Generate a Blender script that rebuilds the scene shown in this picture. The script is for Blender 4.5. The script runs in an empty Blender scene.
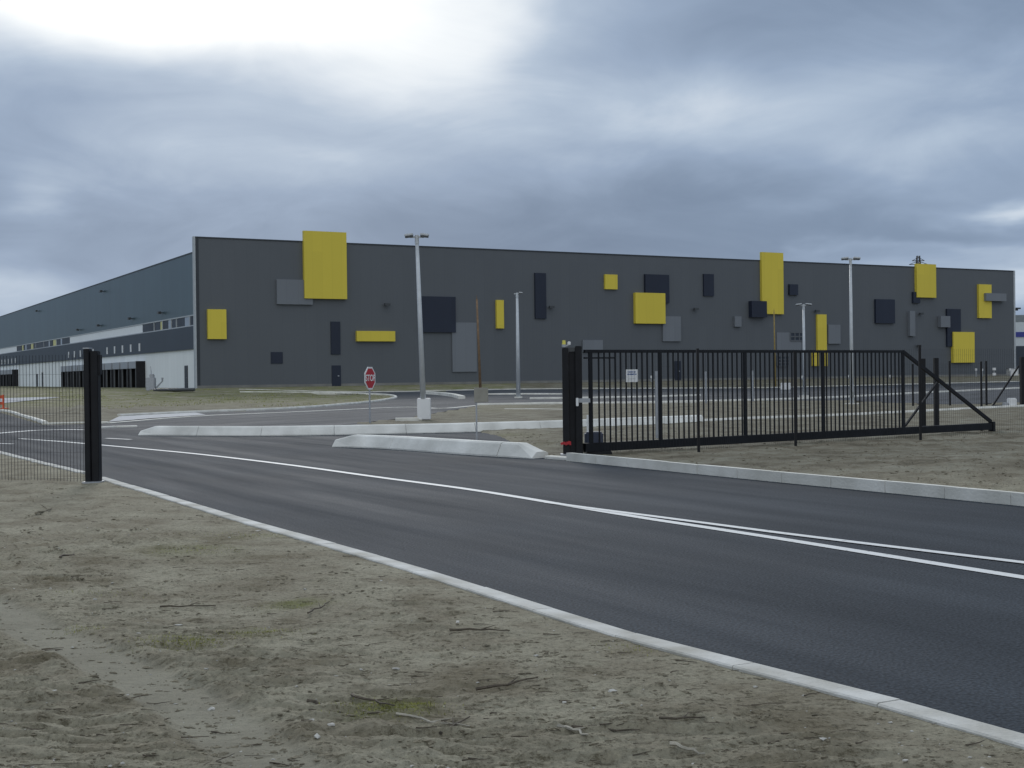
import bpy, bmesh, math, random
import numpy as np
from mathutils import Vector, Matrix
random.seed(7); rng = np.random.default_rng(11)
sc = bpy.context.scene
COL = sc.collection
R = math.radians

# ------------------------------------------------------------------ camera
EYE = 1.6; FP = 1290.0
p = math.atan(8.6/FP); th = math.atan(0.0121)
F = Vector((0, math.cos(p), -math.sin(p))); r0 = Vector((1,0,0)); u0 = r0.cross(F)
RT = r0*math.cos(th) - u0*math.sin(th); UP = r0*math.sin(th) + u0*math.cos(th)
cd = bpy.data.cameras.new('camera'); cam = bpy.data.objects.new('camera', cd); COL.objects.link(cam)
m = Matrix((( RT.x, UP.x,-F.x,0),(RT.y,UP.y,-F.y,0),(RT.z,UP.z,-F.z,EYE),(0,0,0,1)))
cam.matrix_world = m
cd.sensor_width = 36; cd.lens = 36*FP/1024; cd.clip_start = .05; cd.clip_end = 6000
sc.camera = cam
CP = Vector((0,0,EYE))
def ray(px, py): return F + RT*((px-512)/FP) + UP*((384-py)/FP)

# ------------------------------------------------------------------ site frame and terrain
P0 = Vector((-28.95, 119.6, 0)); DU = Vector((.875,.484,0)).normalized(); DN = Vector((DU.y,-DU.x,0)); DS = -DN; SN = -DU
PAD = .72
def sstep(a, b, x):
    t = np.clip((x-a)/(b-a), 0, 1); return t*t*(3-2*t)
def H(x, y):
    D = (x-P0.x)*DN.x + (y-P0.y)*DN.y
    z = PAD*(1-sstep(3, 34, D))
    return z
def Hf(x, y): return float(H(np.float64(x), np.float64(y)))
def G(px, py, off=0.0):
    """ground point seen at that place of the photograph"""
    r = ray(px, py); z = 0
    for _ in range(25):
        rz = min(r.z, -.002)
        t = (z+off-EYE)/rz; q = CP + r*t
        z = .5*z + .5*Hf(q.x, q.y)
    return Vector((q.x, q.y, 0))
def at(px, dist):                       # point on the viewing ray, at ground distance y=dist
    r = ray(px, 384); return Vector((r.x/r.y*dist, dist, 0))
def zat(px, py, dist):
    r = ray(px, py); return EYE + r.z/r.y*dist

# ------------------------------------------------------------------ materials
def nodes(name):
    mt = bpy.data.materials.new(name); mt.use_nodes = True
    nt = mt.node_tree; b = nt.nodes['Principled BSDF']; return mt, nt, b
def N(nt, t, **kw):
    n = nt.nodes.new(t)
    for k, v in kw.items(): setattr(n, k, v)
    return n
def mat(name, col, rough=.6, metal=0., vary=.12, scale=3., bump=0., bscale=40., spec=.5, stretch=None, dirt=None):
    mt, nt, b = nodes(name); L = nt.links
    tc = N(nt,'ShaderNodeTexCoord'); mp = N(nt,'ShaderNodeMapping'); L.new(tc.outputs['Object'], mp.inputs[0])
    if stretch: mp.inputs['Scale'].default_value = stretch
    nz = N(nt,'ShaderNodeTexNoise'); nz.inputs['Scale'].default_value = scale; nz.inputs['Detail'].default_value = 6
    L.new(mp.outputs[0], nz.inputs['Vector'])
    rp = N(nt,'ShaderNodeValToRGB'); e = rp.color_ramp.elements
    e[0].position = .3; e[1].position = .7
    lo = [c*(1-vary) for c in col]; hi = [min(1,c*(1+vary)) for c in col]
    if dirt: lo = dirt
    e[0].color = (*lo,1); e[1].color = (*hi,1)
    L.new(nz.outputs['Fac'], rp.inputs[0]); L.new(rp.outputs[0], b.inputs['Base Color'])
    b.inputs['Roughness'].default_value = rough; b.inputs['Metallic'].default_value = metal
    b.inputs['Specular IOR Level'].default_value = spec
    if bump:
        n2 = N(nt,'ShaderNodeTexNoise'); n2.inputs['Scale'].default_value = bscale; n2.inputs['Detail'].default_value = 4
        L.new(mp.outputs[0], n2.inputs['Vector'])
        bp = N(nt,'ShaderNodeBump'); bp.inputs['Strength'].default_value = bump; bp.inputs['Distance'].default_value = .02
        L.new(n2.outputs['Fac'], bp.inputs['Height']); L.new(bp.outputs[0], b.inputs['Normal'])
    return mt

def mat_cladding(name, col, pitch, rough=.5, metal=0., jdark=.7, tint=.1, spec=.4):
    """profiled metal sheet: upright joints every `pitch` m, a faint tint per sheet, fine ribs"""
    mt, nt, b = nodes(name); L = nt.links
    uv = N(nt,'ShaderNodeUVMap'); sx = N(nt,'ShaderNodeSeparateXYZ'); L.new(uv.outputs[0], sx.inputs[0])
    dv = N(nt,'ShaderNodeMath',operation='DIVIDE'); L.new(sx.outputs[0], dv.inputs[0]); dv.inputs[1].default_value = pitch
    fl = N(nt,'ShaderNodeMath',operation='FLOOR'); L.new(dv.outputs[0], fl.inputs[0])
    fr = N(nt,'ShaderNodeMath',operation='FRACT'); L.new(dv.outputs[0], fr.inputs[0])
    dz = N(nt,'ShaderNodeMath',operation='DIVIDE'); L.new(sx.outputs[1], dz.inputs[0]); dz.inputs[1].default_value = 6.9
    fz = N(nt,'ShaderNodeMath',operation='FLOOR'); L.new(dz.outputs[0], fz.inputs[0])
    cb = N(nt,'ShaderNodeCombineXYZ'); L.new(fl.outputs[0], cb.inputs[0]); L.new(fz.outputs[0], cb.inputs[1])
    wn = N(nt,'ShaderNodeTexWhiteNoise'); L.new(cb.outputs[0], wn.inputs['Vector'])
    nz = N(nt,'ShaderNodeTexNoise'); nz.inputs['Scale'].default_value = .12; nz.inputs['Detail'].default_value = 3; L.new(uv.outputs[0], nz.inputs['Vector'])
    a = N(nt,'ShaderNodeMapRange'); L.new(wn.outputs['Value'], a.inputs[0]); a.inputs[3].default_value = 1-tint; a.inputs[4].default_value = 1+tint
    a2 = N(nt,'ShaderNodeMapRange'); L.new(nz.outputs['Fac'], a2.inputs[0]); a2.inputs[1].default_value=.3; a2.inputs[2].default_value=.7; a2.inputs[3].default_value = 1-tint*1.2; a2.inputs[4].default_value = 1+tint*1.2
    lt = N(nt,'ShaderNodeMath',operation='LESS_THAN'); L.new(fr.outputs[0], lt.inputs[0]); lt.inputs[1].default_value = .04
    j = N(nt,'ShaderNodeMapRange'); L.new(lt.outputs[0], j.inputs[0]); j.inputs[3].default_value = 1; j.inputs[4].default_value = jdark
    m1 = N(nt,'ShaderNodeMath',operation='MULTIPLY'); L.new(a.outputs[0], m1.inputs[0]); L.new(a2.outputs[0], m1.inputs[1])
    m2 = N(nt,'ShaderNodeMath',operation='MULTIPLY'); L.new(m1.outputs[0], m2.inputs[0]); L.new(j.outputs[0], m2.inputs[1])
    vm = N(nt,'ShaderNodeVectorMath',operation='SCALE'); vm.inputs[0].default_value = col; L.new(m2.outputs[0], vm.inputs['Scale'])
    L.new(vm.outputs[0], b.inputs['Base Color'])
    wv = N(nt,'ShaderNodeTexWave'); wv.inputs['Scale'].default_value = 3/ max(pitch,.01) * .314; L.new(uv.outputs[0], wv.inputs['Vector'])
    bp = N(nt,'ShaderNodeBump'); bp.inputs['Strength'].default_value = .06; bp.inputs['Distance'].default_value = .03
    L.new(wv.outputs['Fac'], bp.inputs['Height']); L.new(bp.outputs[0], b.inputs['Normal'])
    b.inputs['Roughness'].default_value = rough; b.inputs['Metallic'].default_value = metal; b.inputs['Specular IOR Level'].default_value = spec
    return mt

def mat_asphalt(name, base, angle, lo=.8, hi=1.22):
    mt, nt, b = nodes(name); L = nt.links
    tc = N(nt,'ShaderNodeTexCoord')
    mp = N(nt,'ShaderNodeMapping'); mp.inputs['Rotation'].default_value = (0,0,angle)
    L.new(tc.outputs['Object'], mp.inputs[0])
    mp2 = N(nt,'ShaderNodeMapping'); mp2.inputs['Scale'].default_value = (.06,.8,1); L.new(mp.outputs[0], mp2.inputs[0])
    st = N(nt,'ShaderNodeTexNoise'); st.inputs['Scale'].default_value = 1.6; st.inputs['Detail'].default_value = 7; st.inputs['Roughness'].default_value=.62; L.new(mp2.outputs[0], st.inputs['Vector'])
    bl = N(nt,'ShaderNodeTexNoise'); bl.inputs['Scale'].default_value = .35; bl.inputs['Detail'].default_value = 5; L.new(tc.outputs['Object'], bl.inputs['Vector'])
    gr = N(nt,'ShaderNodeTexNoise'); gr.inputs['Scale'].default_value = 48; gr.inputs['Detail'].default_value = 3; L.new(tc.outputs['Object'], gr.inputs['Vector'])
    vo = N(nt,'ShaderNodeTexVoronoi'); vo.inputs['Scale'].default_value = 55; L.new(tc.outputs['Object'], vo.inputs['Vector'])
    def mr(src, a, bb, c, d):
        x = N(nt,'ShaderNodeMapRange'); L.new(src, x.inputs[0])
        for i, v in enumerate((a,bb,c,d)): x.inputs[i+1].default_value = v
        return x.outputs[0]
    f1 = mr(st.outputs['Fac'], .3, .72, lo, hi); f2 = mr(bl.outputs['Fac'], .3,.7,.85,1.15)
    f3 = mr(gr.outputs['Fac'], .35,.65,.55,1.5)
    def mul(a_, b_):
        x = N(nt,'ShaderNodeMath',operation='MULTIPLY'); L.new(a_, x.inputs[0]); L.new(b_, x.inputs[1]); return x.outputs[0]
    f = mul(mul(f1,f2),f3)
    vm = N(nt,'ShaderNodeVectorMath',operation='SCALE'); vm.inputs[0].default_value = base; L.new(f, vm.inputs['Scale'])
    L.new(vm.outputs[0], b.inputs['Base Color'])
    rr = mr(st.outputs['Fac'], .3,.7,.95,.8); L.new(rr, b.inputs['Roughness'])
    b.inputs['Specular IOR Level'].default_value = .17
    bp = N(nt,'ShaderNodeBump'); bp.inputs['Strength'].default_value = .55; bp.inputs['Distance'].default_value = .006
    L.new(vo.outputs['Distance'], bp.inputs['Height']); L.new(bp.outputs[0], b.inputs['Normal'])
    return mt

def mat_ground():
    mt, nt, b = nodes('sandy_soil'); L = nt.links
    tc = N(nt,'ShaderNodeTexCoord'); O = tc.outputs['Object']
    def noise(s, d=6, r=.55, vec=O):
        x = N(nt,'ShaderNodeTexNoise'); x.inputs['Scale'].default_value = s; x.inputs['Detail'].default_value = d; x.inputs['Roughness'].default_value = r
        L.new(vec, x.inputs['Vector']); return x.outputs['Fac']
    def ramp(src, stops):
        x = N(nt,'ShaderNodeValToRGB'); L.new(src, x.inputs[0]); cr = x.color_ramp
        while len(cr.elements) < len(stops): cr.elements.new(.5)
        for e, (q, c) in zip(cr.elements, stops): e.position = q; e.color = (*c,1)
        return x.outputs[0]
    def mix(f, a, bb, t='MIX'):
        x = N(nt,'ShaderNodeMix',data_type='RGBA',blend_type=t)
        if isinstance(f, float): x.inputs[0].default_value = f
        else: L.new(f, x.inputs[0])
        L.new(a, x.inputs[6]); L.new(bb, x.inputs[7]); return x.outputs[2]
    soil = ramp(noise(1.3,8,.65), [(.36,(0.182,0.160,0.112)),(.45,(0.239,0.216,0.160)),(.54,(0.279,0.259,0.195)),(.64,(0.320,0.299,0.228))])
    fine = ramp(noise(34,8,.8), [(.40,(.42,.40,.37)),(.46,(.90,.90,.90)),(.56,(1.04,1.04,1.04)),(.66,(1.35,1.35,1.32))])
    soil = mix(.75, soil, fine, 'MULTIPLY')
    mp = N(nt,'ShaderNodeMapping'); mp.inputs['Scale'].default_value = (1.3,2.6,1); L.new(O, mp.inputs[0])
    crumb_shade = ramp(noise(6.5,10,.8,mp.outputs[0]), [(.395,(.36,.34,.30)),(.42,(.70,.69,.66)),(.455,(1,1,1))])  # damp soil bits and the shade of clods and ridges, painted as dark marks
    soil = mix(.8, soil, crumb_shade, 'MULTIPLY')
    gat = N(nt,'ShaderNodeAttribute'); gat.attribute_name = 'grass'
    gn = N(nt,'ShaderNodeMapRange'); L.new(noise(.55,7,.7), gn.inputs[0]); gn.inputs[1].default_value=.4; gn.inputs[2].default_value=.6
    gm = N(nt,'ShaderNodeMath',operation='MULTIPLY'); L.new(gat.outputs['Fac'], gm.inputs[0]); L.new(gn.outputs[0], gm.inputs[1])
    green = ramp(noise(2.5,6,.7), [(.3,(0.101,0.107,0.039)),(.7,(0.185,0.198,0.074))])
    c = mix(gm.outputs[0], soil, green)
    rut = N(nt,'ShaderNodeAttribute'); rut.attribute_name = 'packed'
    pk = ramp(noise(3,5,.6), [(.3,(0.249,0.237,0.189)),(.7,(0.310,0.297,0.237))])
    rm = N(nt,'ShaderNodeMath',operation='MULTIPLY'); L.new(rut.outputs['Fac'], rm.inputs[0]); rm.inputs[1].default_value = .7
    c = mix(rm.outputs[0], c, pk)
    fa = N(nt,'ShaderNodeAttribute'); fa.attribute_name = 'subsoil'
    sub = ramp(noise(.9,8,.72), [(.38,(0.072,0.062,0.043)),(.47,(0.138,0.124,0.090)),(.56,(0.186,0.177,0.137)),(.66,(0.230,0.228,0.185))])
    sub = mix(.7, sub, crumb_shade, 'MULTIPLY')
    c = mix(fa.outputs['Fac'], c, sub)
    L.new(c, b.inputs['Base Color']); b.inputs['Roughness'].default_value = .95; b.inputs['Specular IOR Level'].default_value = .15
    bp = N(nt,'ShaderNodeBump'); bp.inputs['Strength'].default_value = .9; bp.inputs['Distance'].default_value = .03
    L.new(noise(22,8,.7), bp.inputs['Height']); L.new(bp.outputs[0], b.inputs['Normal'])
    return mt

def mat_paint(name, col):
    mt, nt, b = nodes(name); L = nt.links
    tc = N(nt,'ShaderNodeTexCoord'); n1 = N(nt,'ShaderNodeTexNoise'); n1.inputs['Scale'].default_value = 14; n1.inputs['Detail'].default_value = 8; n1.inputs['Roughness'].default_value=.75
    L.new(tc.outputs['Object'], n1.inputs['Vector'])
    rp = N(nt,'ShaderNodeValToRGB'); e = rp.color_ramp.elements
    e[0].position=.34; e[0].color=(.22,.22,.23,1); e[1].position=.42; e[1].color=(*col,1)
    L.new(n1.outputs['Fac'], rp.inputs[0]); L.new(rp.outputs[0], b.inputs['Base Color']); b.inputs['Roughness'].default_value=.7
    return mt

M = dict(
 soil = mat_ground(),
 asphalt = mat_asphalt('dark_asphalt', (.030,.0375,.0475), R(60), .86, 1.16),
 asphalt2 = mat_asphalt('grey_asphalt', (.055,.061,.07), R(-65)),
 concrete = mat('kerb_concrete', (.72,.71,.665), .85, vary=.10, scale=1.6, bump=.35, bscale=30, spec=.2, dirt=(.55,.54,.49)),
 concrete3 = mat('edging_concrete', (.58,.58,.56), .88, vary=.10, scale=3, bump=.5, bscale=40, spec=.15, dirt=(.40,.39,.35)),
 concrete2 = mat('barrier_concrete', (.74,.74,.71), .85, vary=.12, scale=1.4, bump=.35, bscale=18, spec=.2, dirt=(.56,.56,.53)),
 paving = mat('pale_paving', (.30,.32,.35), .8, vary=.15, scale=1.5, bump=.2),
 paint = mat_paint('road_paint', (.66,.67,.67)),
 black = mat('black_powder_coat', (.009,.010,.013), .55, vary=.3, scale=5, spec=.25),
 darkflap = mat('grey_flap', (.10,.105,.11), .8, vary=.2, scale=2),
 black2 = mat('black_rubber', (.010,.010,.013), .8, vary=.3, scale=2),
 wire = mat('black_wire', (.012,.013,.016), .5),
 galv = mat('galvanised_steel', (.36,.38,.41), .45, metal=.35, vary=.12, scale=8, spec=.5),
 galvlight = mat('painted_pole', (.52,.55,.58), .5, metal=.1, vary=.08, scale=4),
 lamphead = mat('lamp_housing', (.05,.055,.06), .4),
 glass = mat('lamp_glass', (.25,.28,.3), .15),
 facade = mat_cladding('dark_grey_cladding', (.106,.117,.131), 1.15, .55, tint=.018, jdark=.94),
 side_up = mat_cladding('teal_grey_cladding', (.052,.090,.105), 1.15, .38, metal=.25, tint=.06, jdark=.9, spec=.6),
 side_lo = mat_cladding('slate_cladding', (.036,.050,.072), 1.15, .5, tint=.05, jdark=.9),
 whitewall = mat_cladding('white_wall_panel', (.86,.89,.89), 1.15, .6, tint=.03, jdark=.88),
 whitepanel = mat('white_panel', (.84,.87,.90), .5, vary=.04),
 yellow = mat_cladding('yellow_panel', (.70,.565,.066), 1.0, .5, tint=.025, jdark=.94),
 navy = mat_cladding('navy_black_panel', (.017,.023,.042), 1.0, .45, tint=.08, jdark=.9),
 lgrey = mat_cladding('light_grey_panel', (.172,.188,.212), 1.2, .5, tint=.03, jdark=.93),
 trim = mat('white_trim', (.42,.45,.48), .5, vary=.05),
 darktrim = mat('dark_trim', (.03,.036,.045), .5),
 winglass = mat('window_glass', (.045,.055,.075), .45, vary=.2, scale=.3, spec=.15),
 paleglass = mat('pale_window_panel', (.30,.35,.42), .3, vary=.06),
 yglass = mat('pale_yellow_panel', (.62,.58,.20), .4, vary=.05),
 roof = mat('roof_membrane', (.12,.12,.13), .9),
 plinth = mat('plinth_concrete', (.20,.20,.19), .9, vary=.2, scale=.6),
 red = mat('sign_red', (.42,.012,.022), .45, vary=.06),
 white = mat('sign_white', (.72,.73,.74), .5, vary=.04),
 blue = mat('sign_blue', (.05,.11,.30), .5, vary=.05),
 beige = mat('sign_back', (.30,.29,.25), .7, vary=.12, scale=6),
 wood = mat('brown_timber', (.19,.125,.075), .85, vary=.25, scale=3, bump=.4),
 ywood = mat('pale_timber', (.26,.19,.06), .85, vary=.2, scale=3),
 twig = mat('bark', (.085,.070,.052), .9, vary=.4, scale=20, bump=.6),
 paletwig = mat('weathered_wood', (.33,.31,.26), .9, vary=.25, scale=20, bump=.4),
 clod = mat('damp_clod', (.20,.18,.135), .97, vary=.35, scale=12, bump=.5, spec=.1),
 pebble = mat('pebble', (.42,.41,.38), .8, vary=.3, scale=9),
 grass = mat('grass_blades', (.23,.235,.05), .7, vary=.35, scale=6),
 orange = mat('orange_plastic', (.60,.09,.03), .5),
 ylamp = mat('yellow_lens', (.70,.62,.10), .3),
 bluepanel = mat('far_blue_stripe', (.03,.04,.25), .5),
 farwhite = mat('far_white_wall', (.55,.60,.64), .6, vary=.05),
 fargrey = mat('far_grey_roof', (.20,.23,.25), .6),
 motor = mat('motor_cover', (.05,.065,.11), .4),
)

# ------------------------------------------------------------------ mesh helpers
def prop(o, label=None, cat=None, group=None, kind=None):
    if label: o['label'] = label
    if cat: o['category'] = cat
    if group: o['group'] = group
    if kind: o['kind'] = kind
    return o
def empty(name, loc, label, cat, group=None):
    o = bpy.data.objects.new(name, None); COL.objects.link(o); o.location = loc; o.empty_display_size = .2
    return prop(o, label, cat, group)
def origin_of(o):
    v = Vector(o.location)
    while o.parent: o = o.parent; v = v + Vector(o.location)
    return v
class MB:
    def __init__(s): s.v = []; s.f = []; s.uv = []
    def add(s, vs, fs, uvs=None):
        k = len(s.v); s.v += [tuple(q) for q in vs]
        for f in fs: s.f.append(tuple(k+i for i in f))
        return s
    def box(s, c, size, rz=0., ax=None):
        """box centred at c; ax = (x axis, y axis, z axis)"""
        c = Vector(c)
        if ax is None:
            ca, sa = math.cos(rz), math.sin(rz); ax = (Vector((ca,sa,0)), Vector((-sa,ca,0)), Vector((0,0,1)))
        a, b, d = [Vector(q)*w/2 for q, w in zip(ax, size)]
        vs = [c+a*i+b*j+d*k for k in (-1,1) for j in (-1,1) for i in (-1,1)]
        return s.add(vs, [(0,2,3,1),(4,5,7,6),(0,1,5,4),(2,6,7,3),(0,4,6,2),(1,3,7,5)])
    def tube(s, a, b, r1, r2=None, n=8):
        a = Vector(a); b = Vector(b); r2 = r1 if r2 is None else r2
        d = (b-a).normalized(); u = d.orthogonal().normalized(); w = d.cross(u)
        vs = []
        for q, r in ((a,r1),(b,r2)):
            for i in range(n):
                t = 2*math.pi*i/n; vs.append(q+u*math.cos(t)*r+w*math.sin(t)*r)
        fs = [(i,(i+1)%n,n+(i+1)%n,n+i) for i in range(n)] + [tuple(range(n-1,-1,-1)), tuple(range(n,2*n))]
        return s.add(vs, fs)
    def bar(s, a, b, w, h, side=None):
        """rectangular bar from a to b"""
        a = Vector(a); b = Vector(b); d = (b-a); L = d.length; d.normalize()
        up = Vector((0,0,1)) if abs(d.z) < .95 else Vector((0,1,0))
        sd = Vector(side) if side is not None else d.cross(up).normalized()
        sd = (sd - d*sd.dot(d)).normalized()
        return s.box((a+b)/2, (L,w,h), ax=(d, sd, d.cross(sd).normalized()))
    def disc(s, c, nrm, r, t, n=8, rot=0, xr=None):
        c = Vector(c); nrm = Vector(nrm).normalized(); u = Vector((0,0,1)); w = nrm.cross(u).normalized()
        vs = []
        for o in (-t/2, t/2):
            for i in range(n):
                q = rot+2*math.pi*i/n; vs.append(c+nrm*o+u*math.cos(q)*r+w*math.sin(q)*(xr or r))
        return s.add(vs, [(i,(i+1)%n,n+(i+1)%n,n+i) for i in range(n)]+[tuple(range(n-1,-1,-1)),tuple(range(n,2*n))])
    def build(s, name, mt, parent=None, uvf=None, bevel=0., smooth=False):
        o0 = origin_of(parent) if parent else Vector((0,0,0))
        me = bpy.data.meshes.new(name)
        me.from_pydata([tuple(Vector(q)-o0) for q in s.v], [], s.f); me.update()
        bm = bmesh.new(); bm.from_mesh(me)
        bmesh.ops.recalc_face_normals(bm, faces=bm.faces)
        if bevel: bmesh.ops.bevel(bm, geom=list(bm.edges), offset=bevel, segments=2, affect='EDGES')
        if uvf:
            ul = bm.loops.layers.uv.new('UVMap')
            for f in bm.faces:
                for l in f.loops: l[ul].uv = uvf(l.vert.co+o0)
        bm.to_mesh(me); bm.free()
        if smooth:
            for q in me.polygons: q.use_smooth = True
        me.materials.append(mt)
        o = bpy.data.objects.new(name, me); COL.objects.link(o)
        if parent: o.parent = parent
        return o
Z = Vector((0,0,1))

# ------------------------------------------------------------------ line work on the ground (read off the photograph once, then real places)
def catmull(pts, n=8):
    out = []
    P = [pts[0]*2-pts[1]] + list(pts) + [pts[-1]*2-pts[-2]]
    for i in range(1, len(P)-2):
        a,b,c,d = P[i-1],P[i],P[i+1],P[i+2]
        for k in range(n):
            t = k/n
            out.append(.5*((2*b)+(c-a)*t+(2*a-5*b+4*c-d)*t*t+(3*b-a-3*c+d)*t**3))
    out.append(pts[-1]); return out
def resample(pts, step):
    d = [0.]
    for a, b in zip(pts, pts[1:]): d.append(d[-1]+(b-a).length)
    n = max(1, int(round(d[-1]/step))); out = []
    for k in range(n+1):
        s = d[-1]*k/n; i = max(0, min(len(pts)-2, int(np.searchsorted(d, s))-1))
        t = (s-d[i])/max(1e-9, d[i+1]-d[i]); out.append(pts[i].lerp(pts[i+1], t))
    return out
def PX(lst, off=0.): return [G(x, y, off) for x, y in lst]
def frames(pts):
    out = []
    for i, q in enumerate(pts):
        a = pts[max(0,i-1)]; b = pts[min(len(pts)-1,i+1)]; t = (b-a).normalized(); out.append((q, t, Vector((t.y,-t.x,0))))
    return out      # normal points to the right of travel
def sweep(mb, pts, prof, zoff=0., gap=.0, block=1.0, sub=1, taper=None):
    """blocks of section prof=[(side, z)...] end to end along pts"""
    pts = resample(pts, block/sub); fr = frames(pts); n = len(prof)
    i = 0
    while i < len(fr)-1:
        j = min(i+sub, len(fr)-1)
        jit = random.uniform(-.003,.003) if gap else 0
        secs = []
        for k in range(i, j+1):
            q, t, w = fr[k]; sh = 0
            if k == i: sh = gap/2
            if k == j: sh = -gap/2
            s = 1. if taper is None else taper(k/(len(fr)-1))
            c = q + t*sh
            secs.append([c + w*(x+jit) + Z*(Hf(c.x,c.y)+zoff+z*s+(jit if z>.02 else 0)) for x, z in prof])
        vs = [v for se in secs for v in se]; fs = []
        for k in range(len(secs)-1):
            for e in range(n):
                f = (e+1)%n; fs.append((k*n+e, k*n+f, (k+1)*n+f, (k+1)*n+e))
        fs += [tuple(range(n-1,-1,-1)), tuple((len(secs)-1)*n+e for e in range(n))]
        mb.add(vs, fs); i = j
    return mb
def strip(mb, pts, w, zoff):
    fr = frames(resample(pts, 1.0)); vs = []
    for q, t, nn in fr:
        for s in (-1, 1):
            c = q+nn*s*w/2; vs.append(c+Z*(Hf(c.x,c.y)+zoff))
    return mb.add(vs, [(2*i,2*i+1,2*i+3,2*i+2) for i in range(len(fr)-1)])

near_px = [(1024,752),(800,689),(624,643),(400,570.5),(250,527),(175,503.5),(100,480.5)]
near = PX(near_px)
dirn = (near[3]-near[0]).normalized()
near = [near[0]-dirn*28, near[0]-dirn*10] + near
near_left = PX([(84,475.5),(41.7,465.2),(0,454.3),(-60,441),(-140,428)])
near_all = near + near_left
far_kerb = PX([(574,460.5),(650,468),(760,479),(880,490.5),(1024,504.5)])
dirf = (far_kerb[0]-far_kerb[-1]).normalized()
far_kerb = far_kerb + [far_kerb[-1]-dirf*12, far_kerb[-1]-dirf*34]
front_bar = PX([(338,446.5),(372,447.3),(409,449.4),(480,454.6),(541,458)])
back_bar = PX([(143,435),(210,435.4),(280,435.4),(380,433.8),(480,431.5),(562,429),(620,426.3),(700,423)])
back_kerb = PX([(700,423),(760,420),(845,416.7),(938,412),(1024,407.5),(1120,403)])
mound_kerb = PX([(119,416.6),(197,413),(290,409.2),(345,405),(374,402),(391,399.3),(396,397.6),(390,395.8),(374,394.8),(330,393.5),(240,391.6)])
mid_line = PX([(108,423.3),(199,416.2),(290,412.3),(405,407.3),(440,408.7),(477,405.7)])
ck = PX([(477,405.7),(562,404.2),(605,404),(676,402.7),(760,400.8),(845,397.7),(904,394.4),(1019,388.7),(1120,384.5)])
left_kerb = PX([(-120,400),(-60,405),(0,411.5),(22,417),(40,422.4),(45,424.4)])
up_line = PX([(240,389.8),(358,390.6),(480,390),(562,389),(640,388.6),(760,388),(849,386),(904,384.6),(1019,381.6),(1120,379)])

main_poly = near_all + PX([(-140,408),(0,412.5),(43,425),(108,423.4),(150,421),(250,419),(340,421)]) \
    + PX([(420,432),(480,432)]) + PX([(500,436),(541,457.5),(574,460.5)]) + far_kerb[1:]
serv_poly = PX([(60,427),(108,423.2),(119,416.8)]) + mound_kerb[1:] + up_line[1:] + ck[::-1][:0] + PX([(1120,401),(1019,402.5),(960,404.5),(904,403.5),(845,400.5)]) + ck[:5][::-1] + PX([(462,409),(445,411.5),(412,417.5),(365,422.4),(330,426.5),(200,430),(120,431)])
dirt_island = front_bar + PX([(574,460),(600,440),(600,427)]) + [q for q in back_bar[::-1] if q.x < 3.3]

def inpoly(x, y, poly):
    ins = np.zeros(x.shape, bool); n = len(poly)
    for i in range(n):
        a = poly[i]; b = poly[(i+1)%n]
        if a.y == b.y: continue
        c = ((a.y > y) != (b.y > y)) & (x < (b.x-a.x)*(y-a.y)/(b.y-a.y)+a.x)
        ins ^= c
    return ins
def dist(x, y, poly, closed=True):
    d = np.full(x.shape, 1e9); n = len(poly)
    for i in range(n if closed else n-1):
        a = poly[i]; b = poly[(i+1)%n]; ex, ey = b.x-a.x, b.y-a.y; L2 = ex*ex+ey*ey+1e-12
        t = np.clip(((x-a.x)*ex+(y-a.y)*ey)/L2, 0, 1)
        d = np.minimum(d, np.hypot(x-a.x-t*ex, y-a.y-t*ey))
    return d
def vnoise(x, y, seed=0):
    xi = np.floor(x).astype(np.int64); yi = np.floor(y).astype(np.int64); fx = x-xi; fy = y-yi
    def h(a, b):
        n = (a*374761393 + b*668265263 + seed*1442695041) & 0x7fffffff
        n = ((n ^ (n >> 13))*1274126177) & 0x7fffffff
        return ((n ^ (n >> 16)) & 0xffff)/65535.
    u = fx*fx*(3-2*fx); v = fy*fy*(3-2*fy)
    return (h(xi,yi)*(1-u)+h(xi+1,yi)*u)*(1-v)+(h(xi,yi+1)*(1-u)+h(xi+1,yi+1)*u)*v
def fbm(x, y, o=4, seed=0):
    s = 0; a = .5; t = 0
    for k in range(o):
        s = s+a*vnoise(x*2**k+17.3*k, y*2**k-9.1*k, seed+k); t += a; a *= .55
    return s/t-.5

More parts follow.
